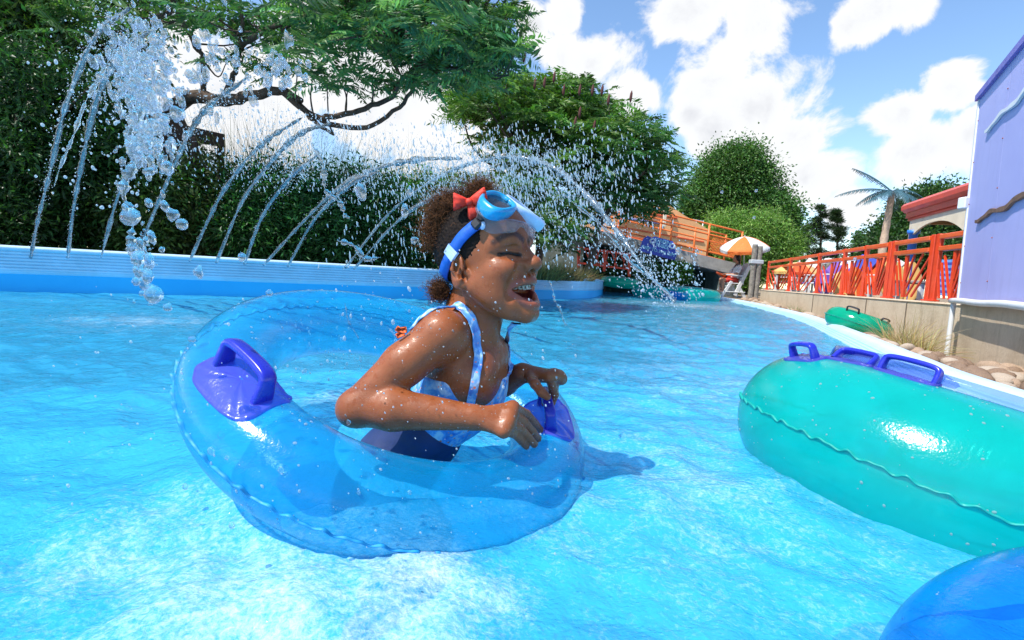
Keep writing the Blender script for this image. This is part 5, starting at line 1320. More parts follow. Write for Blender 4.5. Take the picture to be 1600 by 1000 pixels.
# artificial palm
pb = gz_at(1376, 12.5, .33); pt = at(1394, 300, 12.5)
pe = empty('palm_tree', pb, 'leaning artificial palm with pale trunk and bluish fronds beside the red roof', 'palm')
P = cr(np.array([pb, pb * .6 + pt * .4 + [-.06, 0, 0], pt]), 16); mb = MB(); k = np.linspace(0, 1, len(P)); mb.tube(P, .105 - .045 * k + .010 * (np.arange(len(P)) % 3 == 0), 12); mb.build('trunk', paint('palm_trunk_beige', (.55, .40, .29), .8, .2, 14, .4), pe, True)
M_frond = paint('blue_green_frond', (.05, .13, .16), .5, .25, 20, .1)
for az, el, ln, dr in ((2.75, .95, 1.0, .25), (3.05, .25, 1.25, .35), (3.4, -.05, .75, .4), (.1, .45, 1.05, .7), (.35, .25, 1.25, .75), (-.2, .15, .95, .75), (1.6, .5, .9, .6), (4.6, .3, .85, .7), (5.4, .1, .8, .8), (.9, .4, 1.0, .7), (2.2, .3, .8, .6), (4.0, .25, .8, .6)):
    t = np.linspace(0, 1, 15); R_ = pt + np.stack([math.cos(az) * ln * t * math.cos(el * .6), math.sin(az) * ln * t * .8, ln * (math.sin(el) * t - dr * t ** 2)], 1)
    mb = MB(); mb.tube(R_, .016 * (1.15 - t), 6); d = unit(np.gradient(R_, axis=0))
    for i in range(2, 15):
        for j in range(2):
            b_ = R_[i] - d[i] * .035 * j
            for sg in (-1, 1):
                s = unit(np.cross(d[i], [0, 0, 1.])) * sg; l_ = .21 * math.sin(.35 + 2.4 * t[i]) * RNG.uniform(.7, 1.1); e1 = b_ + (s * .75 + d[i] * .6 + np.array([0, 0, -.55])) * l_
                w_ = d[i] * .011; mb.add([b_ - w_, b_ + w_, (b_ + e1) / 2 + w_ * 1.2 + [0, 0, .02], (b_ + e1) / 2 - w_ * 1.2 + [0, 0, .02], e1], [[0, 1, 2, 3]], [[3, 2, 4]])
    mb.build('frond', M_frond, pe)

# sumac: compound leaves
def frond_set(mb, pos, dirs, ln, base, alt=None, npair=9, lw=.022, droop=.35, alt_p=.2):
    n = len(pos); d = unit(dirs); ln = np.broadcast_to(ln, (n,)).astype(float)
    side = unit(np.cross(d, np.array([0, 0, 1.]) + RNG.normal(size=(n, 3)) * .35)); upv = np.cross(side, d)
    hue = lcol(n, base, .28, alt, alt_p); P_, D_, L_, C_ = [], [], [], []
    for k in range(npair):
        t = (k + 1.2) / (npair + .6); q = pos + d * (ln * t)[:, None] - np.array([0, 0, 1.]) * (droop * ln * t * t)[:, None]; ll = ln * .36 * math.sin(.5 + 2.35 * t)
        for sg in (-1, 1): P_.append(q); D_.append(side * sg + d * .55 - upv * .12 + np.array([0, 0, -.25]) + RNG.normal(size=(n, 3)) * .10); L_.append(ll); C_.append(hue * np.exp(RNG.normal(size=(n, 1)) * .1))
    q = pos + d * (ln * .97)[:, None] - np.array([0, 0, 1.]) * (droop * ln * .94)[:, None]; P_.append(q); D_.append(d - np.array([0, 0, .6])); L_.append(ln * .2); C_.append(hue)
    L_ = np.concatenate(L_); leaves(mb, np.concatenate(P_), np.concatenate(D_), L_, np.maximum(lw * L_ / .09, .006), np.clip(np.concatenate(C_), 0, .6), .12)
def rosettes(mb, tips, k, ln, base, alt=None, **kw):
    n = len(tips) * k; p = np.repeat(tips, k, axis=0); az = RNG.uniform(0, 2 * PI, n); el = RNG.uniform(-.2, .8, n)
    frond_set(mb, p, np.stack([np.cos(az) * np.cos(el), np.sin(az) * np.cos(el), np.sin(el)], 1), ln * RNG.uniform(.7, 1.15, n), base, alt, **kw)
def cones(e_, tips, h_):
    for q in tips:
        mb = MB(); mb.tube(np.array([q, q + [0, 0, h_ * .3], q + [.01, 0, h_ * .75], q + [.015, 0, h_]]), [.05 * h_, .13 * h_, .11 * h_, .02 * h_], 7); mb.build('seed_head', M_cone, e_, True)
M_cone = paint('dark_red_seed_head', (.11, .035, .03), .9, .4, 40, .8)
KL = 1.8
def atl(px, py, Y): return at(px, py, Y * KL)
# large sumac overhanging the river at the upper left
sb = np.array([-5.9, 9.4, .45]); se = empty('sumac_tree', sb, 'large sumac arching over the water jets at upper left with open dark limbs', 'tree')
limbpx = [[(268, 175, 4.9), (300, 152, 4.7), (345, 158, 4.6), (400, 148, 4.5), (440, 142, 4.4), (470, 160, 4.4)],
          [(318, 152, 4.7), (320, 120, 4.6), (312, 80, 4.5), (290, 45, 4.4), (270, 0, 4.2), (250, -60, 4.0)],
          [(350, 150, 4.6), (368, 110, 4.5), (372, 70, 4.3), (380, 30, 4.2), (370, -30, 4.1)],
          [(440, 142, 4.4), (490, 190, 4.3), (520, 210, 4.2)], [(312, 80, 4.5), (285, 30, 4.3), (260, -20, 4.2)],
          [(372, 70, 4.3), (430, 40, 4.1), (520, 20, 4.0), (600, 35, 3.9), (640, 70, 3.9)], [(520, 20, 4.0), (600, -5, 3.9), (680, -10, 3.8)],
          [(600, 35, 3.9), (655, 45, 3.8), (665, 20, 3.8), (690, 10, 3.8)], [(440, 142, 4.4), (500, 185, 4.4), (570, 195, 4.4), (630, 160, 4.4), (650, 125, 4.3), (655, 95, 4.2), (625, 55, 4.0)], [(500, 185, 4.4), (560, 175, 4.4), (610, 150, 4.4), (630, 120, 4.3), (655, 100, 4.2), (700, 60, 4.0), (740, 30, 4.0)],
          [(655, 100, 4.2), (715, 105, 4.0), (760, 120, 4.0)], [(268, 175, 4.9), (200, 190, 5.0), (120, 230, 5.1)]]
mb = MB(); P = cr(np.array([sb - [.1, 0, .2], sb + [.2, -.1, 1.2], atl(268, 175, 4.9)]), 8); mb.tube(P, np.linspace(.2, .15, len(P)), 10); tipsL = []
for i, lp_ in enumerate(limbpx):
    P = cr(np.array([atl(*q) for q in lp_]) + RNG.normal(size=(len(lp_), 3)) * .014, 6); r0 = .125 if i == 0 else .046; P = P + RNG.normal(size=P.shape) * .010; mb.tube(P, np.linspace(r0, r0 * .35, len(P)), 8)
    tipsL += [P[j] for j in range(4, len(P), 2)]
# twigs
reg = [(130, 260, -80, 40, 4.6, 16), (230, 480, -80, 50, 4.3, 30), (440, 640, -80, 70, 4.0, 62), (600, 790, -80, 90, 3.9, 84), (700, 815, 20, 100, 3.9, 34), (300, 480, -20, 110, 4.4, 14), (440, 640, 30, 150, 4.2, 24), (600, 760, 80, 135, 4.1, 16), (60, 200, -60, 50, 4.2, 26)]
tw = []
anch = np.array(tipsL)
for x0_, x1_, y0_, y1_, Y0_, n_ in reg:
    for _ in range(n_):
        q = atl(RNG.uniform(x0_, x1_), RNG.uniform(y0_, y1_), Y0_ + RNG.normal() * .35); a = anch[np.linalg.norm(anch - q, axis=1).argmin()]
        if np.linalg.norm(a - q) < 1.6: m = (a + q) / 2 + RNG.normal(size=3) * .09; mb.tube(cr(np.array([a, m, q]), 4), np.linspace(.016, .007, 9), 5, cap=False)
        tw.append(q)
mb.build('trunk', barkm, se, True)
tw = np.array(tw); mb = MB(); rosettes(mb, tw, 6, .47, (.075, .18, .065), (.15, .27, .08), npair=10, lw=.021); mb.build('crown', M_leaf, se)
cones(se, [atl(px, py, 3.8) for px, py in ((622, 30), (708, 62), (706, 78), (690, 80), (777, 40), (789, 38), (730, 110), (550, 70), (818, 100))], .15)

def sumac(loc, label, cs, ln, base, alt, k=5, conepx=(), Yc=0, npair=8, trunk=.12, nl=26, ch=.1, group='sumacs along the far bank'):
    e_ = empty('sumac_tree', loc, label, 'tree', group); mb = MB(); rosettes(mb, cs, k, ln, base, alt, npair=npair, lw=.026); mb.build('crown', M_leaf, e_)
    mb = MB(); fork = np.asarray(loc) * .5 + cs.mean(0) * .5; mb.tube(cr(np.array([np.asarray(loc) - [0, 0, .15], np.asarray(loc) * .7 + fork * .3 + [.1, 0, 0], fork]), 5), .001 + np.linspace(trunk, trunk * .7, 11), 8)
    limbs(mb, fork, cs[RNG.permutation(len(cs))[:nl]], trunk * .5, rt=.010); mb.build('trunk', barkm, e_, True)
    if len(conepx): cones(e_, [at(px, py, Yc) for px, py in conepx], ch)
def blob_tips(items, n, Yj=.5):
    out = []
    for px, py, rx_, ry_, Y in items:
        for _ in range(int(n * rx_ * ry_ / 2500) + 3):
            a = RNG.uniform(0, 2 * PI); r = math.sqrt(RNG.random()); out.append(atl(px + rx_ * r * math.cos(a), py + ry_ * r * math.sin(a), Y + RNG.normal() * Yj))
    return np.array(out)
A_ = (.085, .18, .038); B_ = (.15, .26, .06)
cs = blob_tips([(790, 165, 70, 42, 7.6), (870, 165, 75, 45, 7.8), (945, 195, 45, 50, 8.0), (740, 150, 40, 30, 7.4), (845, 225, 90, 50, 7.6)], 52)
sumac(np.array([.5, 13.2, .45]), 'tall sumac with reddish seed heads behind the girl, under open sky', cs, .66, A_, B_, 6, [(775, 140), (790, 150), (835, 140), (850, 138), (865, 130), (905, 150), (925, 150), (950, 165), (940, 150), (898, 200), (928, 205), (905, 185), (880, 150), (985, 160)], 12.3, ch=.27)
cs = blob_tips([(960, 255, 75, 55, 8.1), (1025, 285, 45, 48, 8.4), (905, 290, 70, 50, 7.9), (1000, 220, 30, 40, 8.2), (985, 318, 55, 20, 8.3)], 52)
sumac(np.array([1.9, 14.6, .4]), 'sumac drooping over the orange building at the river bend', cs, .66, (.06, .155, .045), (.12, .23, .06), 5, [(968, 220), (985, 235), (950, 190), (1010, 250)], 13.6, ch=.26)
cs = blob_tips([(705, 320, 55, 50, 6.2), (760, 335, 60, 65, 6.4), (830, 330, 50, 55, 6.8), (870, 355, 40, 45, 7.2), (660, 300, 35, 30, 6.0)], 40)
sumac(np.array([-1.1, 11.4, .45]), 'low leafy sumac directly behind the girl\'s head', cs, .52, (.055, .14, .04), (.12, .22, .055), 6, ch=.2)

# hedge of dark shrubs along the left coping, from the dark corner to the sumacs
SH_ = [(-30, 340, 90, 60, 3.7, GD, .4, 'low dark shrub cut off by the left edge beneath the tall evergreen'), (50, 190, 110, 170, 4.0, GD, .45, 'tall dark evergreen at the left edge, nearly black'), (150, 270, 80, 120, 4.3, (.022, .065, .016), .5, 'dark green shrub right of the tall evergreen at the left edge'),
       (230, 335, 65, 65, 4.3, (.04, .085, .02), .4, 'olive green shrub behind the third water jet from the left'), (310, 330, 65, 80, 4.6, (.05, .075, .02), .4, 'brownish green shrub under the wooden arbour'),
       (400, 335, 70, 72, 4.7, (.022, .08, .02), .45, 'dense shrub behind the jets below the ornamental grass'), (480, 345, 70, 68, 4.9, (.022, .085, .026), .45, 'dark shrub behind the long stray splash of water'),
       (560, 340, 70, 78, 5.2, (.028, .095, .03), .45, 'deep green shrub left of the girl, behind crossing jets'), (635, 350, 60, 70, 5.6, (.03, .10, .032), .45, 'deep green shrub just left of the girl\'s hair')]
for px, py, rx_, ry_, Y, c_, ho, lab in SH_:
    k = Y * KL / 800; b = gz_at(px, Y * KL, .44)
    tree(b, lab, [atl(px, py, Y), atl(px - rx_ * .3, py + ry_ * .5, Y - .1), atl(px + rx_ * .35, py + ry_ * .35, Y + .1)], [np.array([rx_, rx_ * .9, ry_]) * k, np.array([rx_ * .75, rx_ * .7, ry_ * .5]) * k, np.array([rx_ * .7, rx_ * .7, ry_ * .6]) * k], [110, 60, 60], 150, .13, .11, .034, tuple(q * 1.45 for q in c_), tuple(q * 3.2 for q in c_), .05, cat='shrub', name='shrub', group='hedge along the left coping', hollow=.35, leafm=M_leafd)
tree(np.array([-11.0, 7.2, .4]), 'dark leafy tree rising out of the photo at the upper left corner', [atl(20, 40, 5.2), atl(-60, 120, 5.2), atl(70, -70, 5.2), atl(150, 50, 5.6)], [np.array([1.8, 1.4, 1.6]), np.array([1.6, 1.4, 2.1]), np.array([1.8, 1.4, 1.0]), np.array([.9, .7, .9])], [200, 170, 130, 26], 130, .22, .16, .05, (.03, .075, .016), (.12, .20, .03), .12, leafm=M_leaf, hollow=.3)
# ornamental grass tussocks behind the hedge
grassm = leafmat('dry_grass_blade', (1, 1, 1), .6)
def tussock(px, py, Y, n, ln, base, label, z=.42, spread=.16, fan=.55, group=None, w=.006, alt=None, name='grass_tuft'):
    b = gz_at(px, Y, z); e_ = empty(name, b, label, 'grass tuft', group); mb = MB()
    a = RNG.uniform(0, 2 * PI, n); r = np.abs(RNG.normal(size=n)) * fan; d = unit(np.stack([np.cos(a) * r, np.sin(a) * r, np.ones(n)], 1)); l_ = ln * RNG.uniform(.55, 1.1, n)
    p0 = b + np.stack([np.cos(a), np.sin(a), 0 * a], 1) * (RNG.random(n)[:, None] * spread); s = unit(np.cross(d, RNG.normal(size=(n, 3)))) * w
    dr = np.stack([np.cos(a), np.sin(a), -1.1 + 0 * a], 1) * (l_ * .22 * (.4 + r))[:, None]
    rows = []
    for t in (0, .35, .7, 1.0): c0 = p0 + d * (l_ * t)[:, None] + dr * t * t; rows += [c0 - s * (1.02 - t), c0 + s * (1.02 - t)]
    V = np.stack(rows, 1).reshape(-1, 3); k = np.arange(n)[:, None] * 8; mb.add(V, np.concatenate([k + np.array([[i, i + 1, i + 3, i + 2]]) for i in (0, 2, 4)])); mb.c.append(np.repeat(lcol(n, base, .3, alt, .3), 8, axis=0))
    mb.build('blades', grassm, e_)
for px, Y, lab in ((365, 5.4, 'tall feathery grass tuft above the hedge left of the forked limb'), (430, 5.6, 'tall feathery grass tuft above the hedge under the forked limb'), (500, 5.8, 'tall feathery grass tuft behind the hedge right of the forked limb'), (570, 6.1, 'feathery grass tuft above the shrubs left of the girl'), (640, 6.5, 'feathery grass tuft between the hedge and the low sumac')):
    tussock(px, 0, Y * KL, 520, 3.1, (.13, .15, .06), lab, fan=.30, spread=.55, w=.009, group='tall grass behind the hedge', alt=(.25, .22, .12))
# wooden arbour in the hedge
M_dkw = paint('dark_stained_wood', (.06, .032, .022), .8, .3, 12, .4)
ab = atl(305, 300, 4.35); ae = empty('arbour', (ab[0], ab[1], .42), 'dark wooden arbour half hidden in the hedge under the sumac limb', 'arbour')
for px in (303, 345, 262): q = atl(px, 300, 4.45 if px != 345 else 4.9); mb = MB(); mb.bar(np.array([q[0], q[1], .3]), np.array([q[0], q[1], at(px, 215, q[1])[2]]), .09, .09, (1, 0, 0), .008); mb.build('post', M_dkw, ae)
mb = MB()
for i in range(3): mb.bar(atl(255, 193 + 8 * i, 4.25), atl(350, 214 + 6 * i, 4.9), .04, .09, (0, 0, 1), .006)
mb.build('roof_beams', M_dkw, ae)
mb = MB(); 
for a_, b_ in (((262, 282), (303, 245)), ((303, 245), (345, 280)), ((303, 262), (272, 300))): mb.bar(atl(*a_, 4.42), atl(*b_, 4.42), .032, .032, (0, 1, 0))
mb.build('braces', M_dkw, ae)

# planted bank at the far end of the left coping
for px, Y, c_, h_, lab in ((862, 9.0, (.17, .13, .05), .42, 'brownish grass tuft at the far end of the left coping'), (884, 10.0, (.16, .12, .05), .42, 'brown grass tuft beside the small green tube'), (838, 8.0, (.12, .13, .04), .4, 'dull green grass tuft behind the left coping right of the girl'), (905, 11.5, (.20, .14, .06), .4, 'tan grass tuft in front of the low orange fence')):
    tussock(px, 0, Y, 380, h_, c_, lab, .38, .35, .7, 'grass tufts on the far left bank', .008)
s_ = 14 / 800
for px, py, w_, h_, Y, c_, lab in ((1058, 426, 15, 10, 17.2, (.09, .2, .03), 'bright green shrub beneath the blue sign'), (1005, 424, 18, 12, 17.3, (.04, .1, .03), 'green shrub right of the low orange fence'), (945, 420, 26, 14, 17.9, (.03, .08, .03), 'dark green shrub behind the low orange fence')):
    k = Y / 800; tree(gz_at(px, Y, .10), lab, [at(px, py, Y)], [np.array([w_, w_, h_]) * k], [70], 70, .09, .12, .05, c_, tuple(q * 1.8 for q in c_), .03, cat='shrub', name='shrub', group='shrubs at the tunnel', nl=6)

# ---------------------------------------------------------------- concrete ramp over the tunnel, orange ride building, signs
rm = empty('footbridge', at(1060, 430, 17.6) * [1, 1, 0], 'grey concrete ramp with orange railings crossing over the dark tunnel', 'bridge')
RY0, RY1 = 17.55, 18.9
def rp(px, py, d=0.0): return at(px, py, RY0 + d)
top_l, top_r = rp(846, 338), rp(1158, 413)
dx = (top_r - top_l); 
def rt2(s, dz=0.0, dy=0.0): return top_l + dx * s + np.array([0, dy, dz])
def ramp_slab(mb, s0, s1, z0, z1, y0, y1): mb.add([rt2(s, z, y) for y in (y0, y1) for z in (z0, z1) for s in (s0, s1)], [[0, 1, 3, 2], [5, 4, 6, 7], [0, 4, 5, 1], [2, 3, 7, 6], [0, 2, 6, 4], [1, 5, 7, 3]])
mb = MB(); ramp_slab(mb, 0, 1, -.42, -.0, 0, 1.5); ramp_slab(mb, 0, 1, -.40, -.30, -.06, -.002); mb.build('slab', paint('grey_concrete', (.36, .35, .33), .9, .2, 4, .4, dirt=((.2, .19, .18), 6, .6)), rm)
M_moss = paint('mossy_concrete', (.16, .19, .17), .9, .3, 3, .4)
for a, b in ((0, .22), (.90, .985)): mb = MB(); ramp_slab(mb, a, b, -3.2, -.422, .05, 1.45); mb.build('abutment', M_moss, rm)
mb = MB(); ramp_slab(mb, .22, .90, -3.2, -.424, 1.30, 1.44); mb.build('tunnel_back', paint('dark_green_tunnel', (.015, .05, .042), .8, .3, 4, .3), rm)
M_orange3 = paint('bridge_orange_paint', (.84, .19, .035), .4, .1, 6, .08)
for yy in (.05, 1.4):
    mb = MB()
    for zz in (1.08, .74, .16): mb.tube(np.array([rt2(s, zz, yy) for s in np.linspace(.30, 1.0, 8)]), .030, 8)
    mb.build('railing', M_orange3, rm, True)
    for s in (.42, .645, .83, .995): mb = MB(); mb.tube(np.array([rt2(s, -.02, yy), rt2(s, 1.09, yy)]), .036, 8); mb.build('railing_post', M_orange3, rm, True)
mb = MB()
for k in range(24):
    s = .83 + k * .0068; mb.tube(np.array([rt2(s, .16, .05), rt2(min(.995, s + .03), .72, .05)]), .008, 4); mb.tube(np.array([rt2(min(.995, s + .03), .16, .05), rt2(s, .72, .05)]), .008, 4)
mb.build('mesh_infill', M_orange3, rm)
# sign: GREEN TUBES / KEEP TO THE LEFT
M_sblue = paint('sign_blue', (.012, .055, .50), .4, .08, 4, .05); M_slet = paint('sign_pale_blue_letters', (.22, .58, .86), .4, .04, 8, 0)
sa, sb2 = rp(1001, 379), rp(1056, 394); sx = sb2 - sa; SW = np.linalg.norm(sx); sxu = sx / SW; syu = np.array([0, 0, 1.]) - sxu * sxu[2]; syu /= np.linalg.norm(syu); so_ = sa + np.array([0, -.14, 0])
sg = empty('sign', so_ + sxu * SW / 2, 'blue sign reading GREEN TUBES KEEP TO THE LEFT on the side of the ramp', 'sign')
hS = .34
prof = [(0, -.30), (1, -.30), (1, .06), (.93, .08), (.88, .20), (.80, .30), (.30, .30), (.22, .24), (.10, .26), (.02, .14), (0, .02)]
mb = MB(); mb.extrude([(p_[0] * SW, p_[1]) for p_ in prof], .03, so_, sxu, syu); mb.build('panel', M_sblue, sg)
def text_mesh(body, size, origin, X, Yv, mat, name, parent, depth=.006, bold=.0):
    cu = bpy.data.curves.new('lettering', 'FONT'); cu.body = body; cu.size = size; cu.extrude = depth; cu.offset = bold; cu.align_x = 'CENTER'; cu.align_y = 'CENTER'
    to = bpy.data.objects.new('lettering', cu); COL.objects.link(to); dg = bpy.context.evaluated_depsgraph_get(); me = bpy.data.meshes.new_from_object(to.evaluated_get(dg)); bpy.data.objects.remove(to); bpy.data.curves.remove(cu)
    Z = np.cross(X, Yv); v = np.zeros(len(me.vertices) * 3); me.vertices.foreach_get('co', v); v = v.reshape(-1, 3); root = parent; off = np.zeros(3)
    while root is not None: off = off + np.array(root.location); root = root.parent
    v = origin + v[:, :1] * X + v[:, 1:2] * Yv + v[:, 2:] * Z - off; me.vertices.foreach_set('co', v.astype(np.float32).ravel()); me.update(); me.materials.clear(); me.materials.append(mat); me.name = name
    return link(name, me, parent)
so2 = so_ + np.array([0, -.022, 0])
text_mesh('GREEN', .17, so2 + sxu * SW * .55 + syu * .20, sxu, syu, M_slet, 'lettering', sg, bold=.004); text_mesh('TUBES', .17, so2 + sxu * SW * .55 + syu * .05, sxu, syu, M_slet, 'lettering', sg, bold=.004)
text_mesh('KEEP TO THE LEFT', .142, so2 + sxu * SW * .5 - syu * .14, sxu, syu, M_slet, 'lettering', sg, bold=.004)
for s, dz in ((.27, .13), (.82, .14)):
    c0 = so2 + sxu * SW * s + syu * dz; mb = MB(); a = np.linspace(0, 2 * PI, 24, endpoint=False); mb.tube(np.array([c0 + sxu * .075 * math.cos(q) + syu * .075 * math.sin(q) for q in a]), .034, 8, closed=True); mb.build('ring_emblem', M_maskl if 'M_maskl' in globals() else M_white, sg, True)
# orange building
M_obuild = paint('orange_wall_paint', (.82, .42, .18), .6, .1, 1.5, .1, dirt=((.75, .45, .25), 3, .6)); M_ored = paint('red_stripe_paint', (.72, .10, .03), .5)
OY = 21.5
def op_(px, py, d=0): return at(px, py, OY + d)
ob = empty('building', op_(985, 400) * [1, 1, 0], 'orange ride building with red stripe and worn violet panel behind the ramp', 'building')
o0, o1 = op_(902, 420), op_(1100, 440); X0, X1 = o0[0], o1[0]
zt0, zt1 = op_(945, 312)[2], op_(1062, 335)[2]
mb = MB(); mb.add([(X0, OY, .1), (X1, OY, .1), (X1, OY, zt1 - .55), (op_(1062, 400)[0], OY, zt1), (op_(1040, 400)[0], OY, zt1 + .35), (op_(950, 400)[0], OY, zt0 + .1), (X0, OY, zt0 - .2)] + [(X0, OY + 4, .1), (X1, OY + 4, .1), (X1, OY + 4, zt1 - .55), (op_(1062, 400)[0], OY + 4, zt1), (op_(1040, 400)[0], OY + 4, zt1 + .35), (op_(950, 400)[0], OY + 4, zt0 + .1), (X0, OY + 4, zt0 - .2)], [[i, i + 7, (i + 1) % 7 + 7, (i + 1) % 7] for i in range(7)], [[0, i, i + 1] for i in range(1, 6)] + [[7, i + 8, i + 7] for i in range(1, 6)]); mb.build('wall', M_obuild, ob)
def strip(px0, py0, px1, py1, h_, mat, name, d=-.03, th_=.05, par=None): mb = MB(); a, b = op_(px0, py0, d), op_(px1, py1, d); mb.bar(a, b, th_, h_, (0, 1, 0), .01) if False else mb.bar(a, b, h_, th_, (0, 0, 1), .01); return mb.build(name, mat, par or ob)
strip(948, 323, 1058, 341, .16, M_ored, 'red_stripe'); strip(960, 353, 1100, 378, .05, M_ored, 'thin_stripe'); strip(960, 366, 1090, 388, .05, M_ored, 'thin_stripe')
vp = strip(962, 339, 1036, 350, .42, paint('faded_violet_panel', (.24, .26, .62), .6, .15, 3, .1, dirt=((.72, .74, .84), 4, .52)), 'panel', -.06)
for px, py in ((975, 318), (1000, 322), (1022, 328)): mb = MB(); c0 = op_(px, py, -.04); mb.lathe([(.0, .03), (.16, .03), (.20, 0), (.20, -.03)], c0, 16, _rx(PI / 2)); mb.build('round_ornament', M_obuild, ob, True)
mb = MB(); c0 = op_(1039, 335, -.3); mb.bar(c0 + [0, 0, -.5], c0 + [0, 0, .55], .12, .12, (1, 0, 0), .01); mb.build('corner_post', M_cream, ob)
# white frame on the platform
wf = empty('railing', op_(1072, 352, 1.0), 'white tubular frame beside the orange building in front of the big tree', 'railing'); mb = MB()
for py in (339, 347, 354): mb.tube(np.array([op_(1046, py - 1, .8), op_(1099, py + 7, .8)]), .03, 6)
for k in range(6): px = 1046 + k * 10.6; mb.tube(np.array([op_(px, 338 + k * 1.4, .8), op_(px - 3, 358 + k * 1.4, .8)]), .03, 6)
mb.build('tubes', M_white, wf, True)
# low orange fence on the far bank
lf = empty('fence', at(945, 430, 16.8) * [1, 1, 0], 'low orange railing on the far left bank partly hidden by spray', 'fence')
def fq(px, py): return at(px, py, 16.8)
mb = MB(); mb.bar(fq(903, 387), fq(985, 398), .07, .05, (0, 1, 0), .008); mb.bar(fq(905, 411), fq(985, 421), .06, .05, (0, 1, 0), .008); mb.build('rail', M_orange, lf)
for px, y0, y1 in ((904, 386, 416), (944, 391, 420), (983, 396, 428)): mb = MB(); mb.bar(fq(px, y0 - 1), fq(px, y1 + 4), .09, .07, (0, 1, 0), .008); mb.build('post', M_orange, lf)
mb = MB()
for k in range(11): px = 907 + k * 7; mb.bar(fq(px, 389 + k * .9), fq(px + (9 if k % 2 else -3), 412 + k * .9), .03, .03, (0, 1, 0))
mb.build('slanted_bars', M_orange, lf)

# ---------------------------------------------------------------- stones and dry plants on the right bed
M_stone = [paint('tan_stone', (.40, .28, .19), .85, .25, 14, .5), paint('pale_stone', (.46, .37, .28), .85, .2, 14, .5), paint('brown_stone', (.26, .17, .11), .85, .3, 14, .5)]
def stone_mesh(seed):
    r = np.random.default_rng(seed); th = np.linspace(0, 2 * PI, 14, endpoint=False)[None]; ph = np.linspace(.001, PI - .001, 9)[:, None]
    P = np.stack([np.sin(ph) * np.cos(th), np.sin(ph) * np.sin(th), np.cos(ph) + 0 * th], -1); ks = r.normal(size=(5, 3)) * 1.7; k = 1 + sum(.08 * np.sin(P @ q + r.uniform(0, 6)) for q in ks); return P * k[..., None] * np.array([1, r.uniform(.6, .85), r.uniform(.42, .62)])
protos = []
for s in range(6):
    mb = MB(); mb.grid(stone_mesh(s), wrap_v=True); protos.append(mesh_np('stone', np.concatenate(mb.v), np.concatenate(mb.q), None, M_stone[s % 3], True))
LABS = ['tan rounded stone lying among others on the bed under the concrete wall', 'pale rounded stone lying among others on the bed under the concrete wall', 'brown rounded stone lying among others on the bed under the concrete wall']
for i in range(230):
    Y = 1.6 + 13.5 * RNG.random() ** 1.5; t = RNG.uniform(.06, .97)
    if i < 60: Y = RNG.uniform(2.2, 4.6)
    X0_ = XR(Y) + .14; X1_ = wallx(Y) - .03; X = X0_ + (X1_ - X0_) * t; k = RNG.integers(6); r = RNG.uniform(.035, .085) * (1.0 if Y < 7 else 1.4)
    if (X - q[0]) ** 2 < 0: continue
    if np.hypot(X - TS.c[0], Y - TS.c[1]) < .30: continue
    o_ = bpy.data.objects.new('stone', protos[k]); COL.objects.link(o_); z = bedz(Y, max(0, (X - XR(Y) - .125) / (wallx(Y) + .05 - XR(Y) - .125)) ** .8)
    o_.location = (X, Y, z + r * .25); o_.scale = (r, r, r); o_.rotation_euler = (RNG.normal() * .2, RNG.normal() * .2, RNG.uniform(0, 6.28)); tag(o_, LABS[k % 3], 'stone', 'stones on the bed by the wall')
def bedpt(px, Y): q = at(px, 440, Y); return max(0, (q[0] - XR(Y) - .125) / (wallx(Y) + .05 - XR(Y) - .125))
for px, Y, n, ln, lab, c_ in ((1412, 5.0, 260, .46, 'dry straw tuft spreading right of the green tube', (.50, .38, .20)), (1432, 4.7, 240, .46, 'dry straw tuft against the wall, middle of three', (.48, .36, .19)), (1455, 4.5, 220, .36, 'dry straw tuft nearest the white pipe', (.46, .33, .17)), (1247, 9.6, 160, .24, 'small green weed on the stones below the fence', (.12, .2, .05))):
    tussock(px, 0, Y, n, ln, c_, lab, float(bedz(Y, bedpt(px, Y) ** .8)), .10, 1.0, 'tufts on the stony bed', .0032)
# ---------------------------------------------------------------- water in the air
jetm, nt, o = newmat('white_water')
v = coords(nt); nz = noise(nt, v, 60, 4, .6)
tr = N(nt, 'ShaderNodeBsdfTransparent'); tr.inputs[0].default_value = (.93, .98, 1, 1)
df = N(nt, 'ShaderNodeBsdfDiffuse'); df.inputs[0].default_value = (.80, .9, .96, 1); tl = N(nt, 'ShaderNodeBsdfTranslucent'); tl.inputs[0].default_value = (.80, .9, .96, 1)
m1 = N(nt, 'ShaderNodeMixShader', inp={0: .5}); L(nt, df.outputs[0], m1.inputs[1]); L(nt, tl.outputs[0], m1.inputs[2])
m2 = N(nt, 'ShaderNodeMixShader'); L(nt, ramp(nt, nz, [(.3, (.06,) * 3), (.7, (.42,) * 3)]), m2.inputs[0]); L(nt, tr.outputs[0], m2.inputs[1]); L(nt, m1.outputs[0], m2.inputs[2])
gl = N(nt, 'ShaderNodeBsdfGlossy', inp={'Roughness': .08}); fr = N(nt, 'ShaderNodeFresnel', inp={'IOR': 1.45}); m3 = N(nt, 'ShaderNodeMixShader'); L(nt, fr.outputs[0], m3.inputs[0]); L(nt, m2.outputs[0], m3.inputs[1]); L(nt, gl.outputs[0], m3.inputs[2]); L(nt, m3.outputs[0], o.inputs[0])
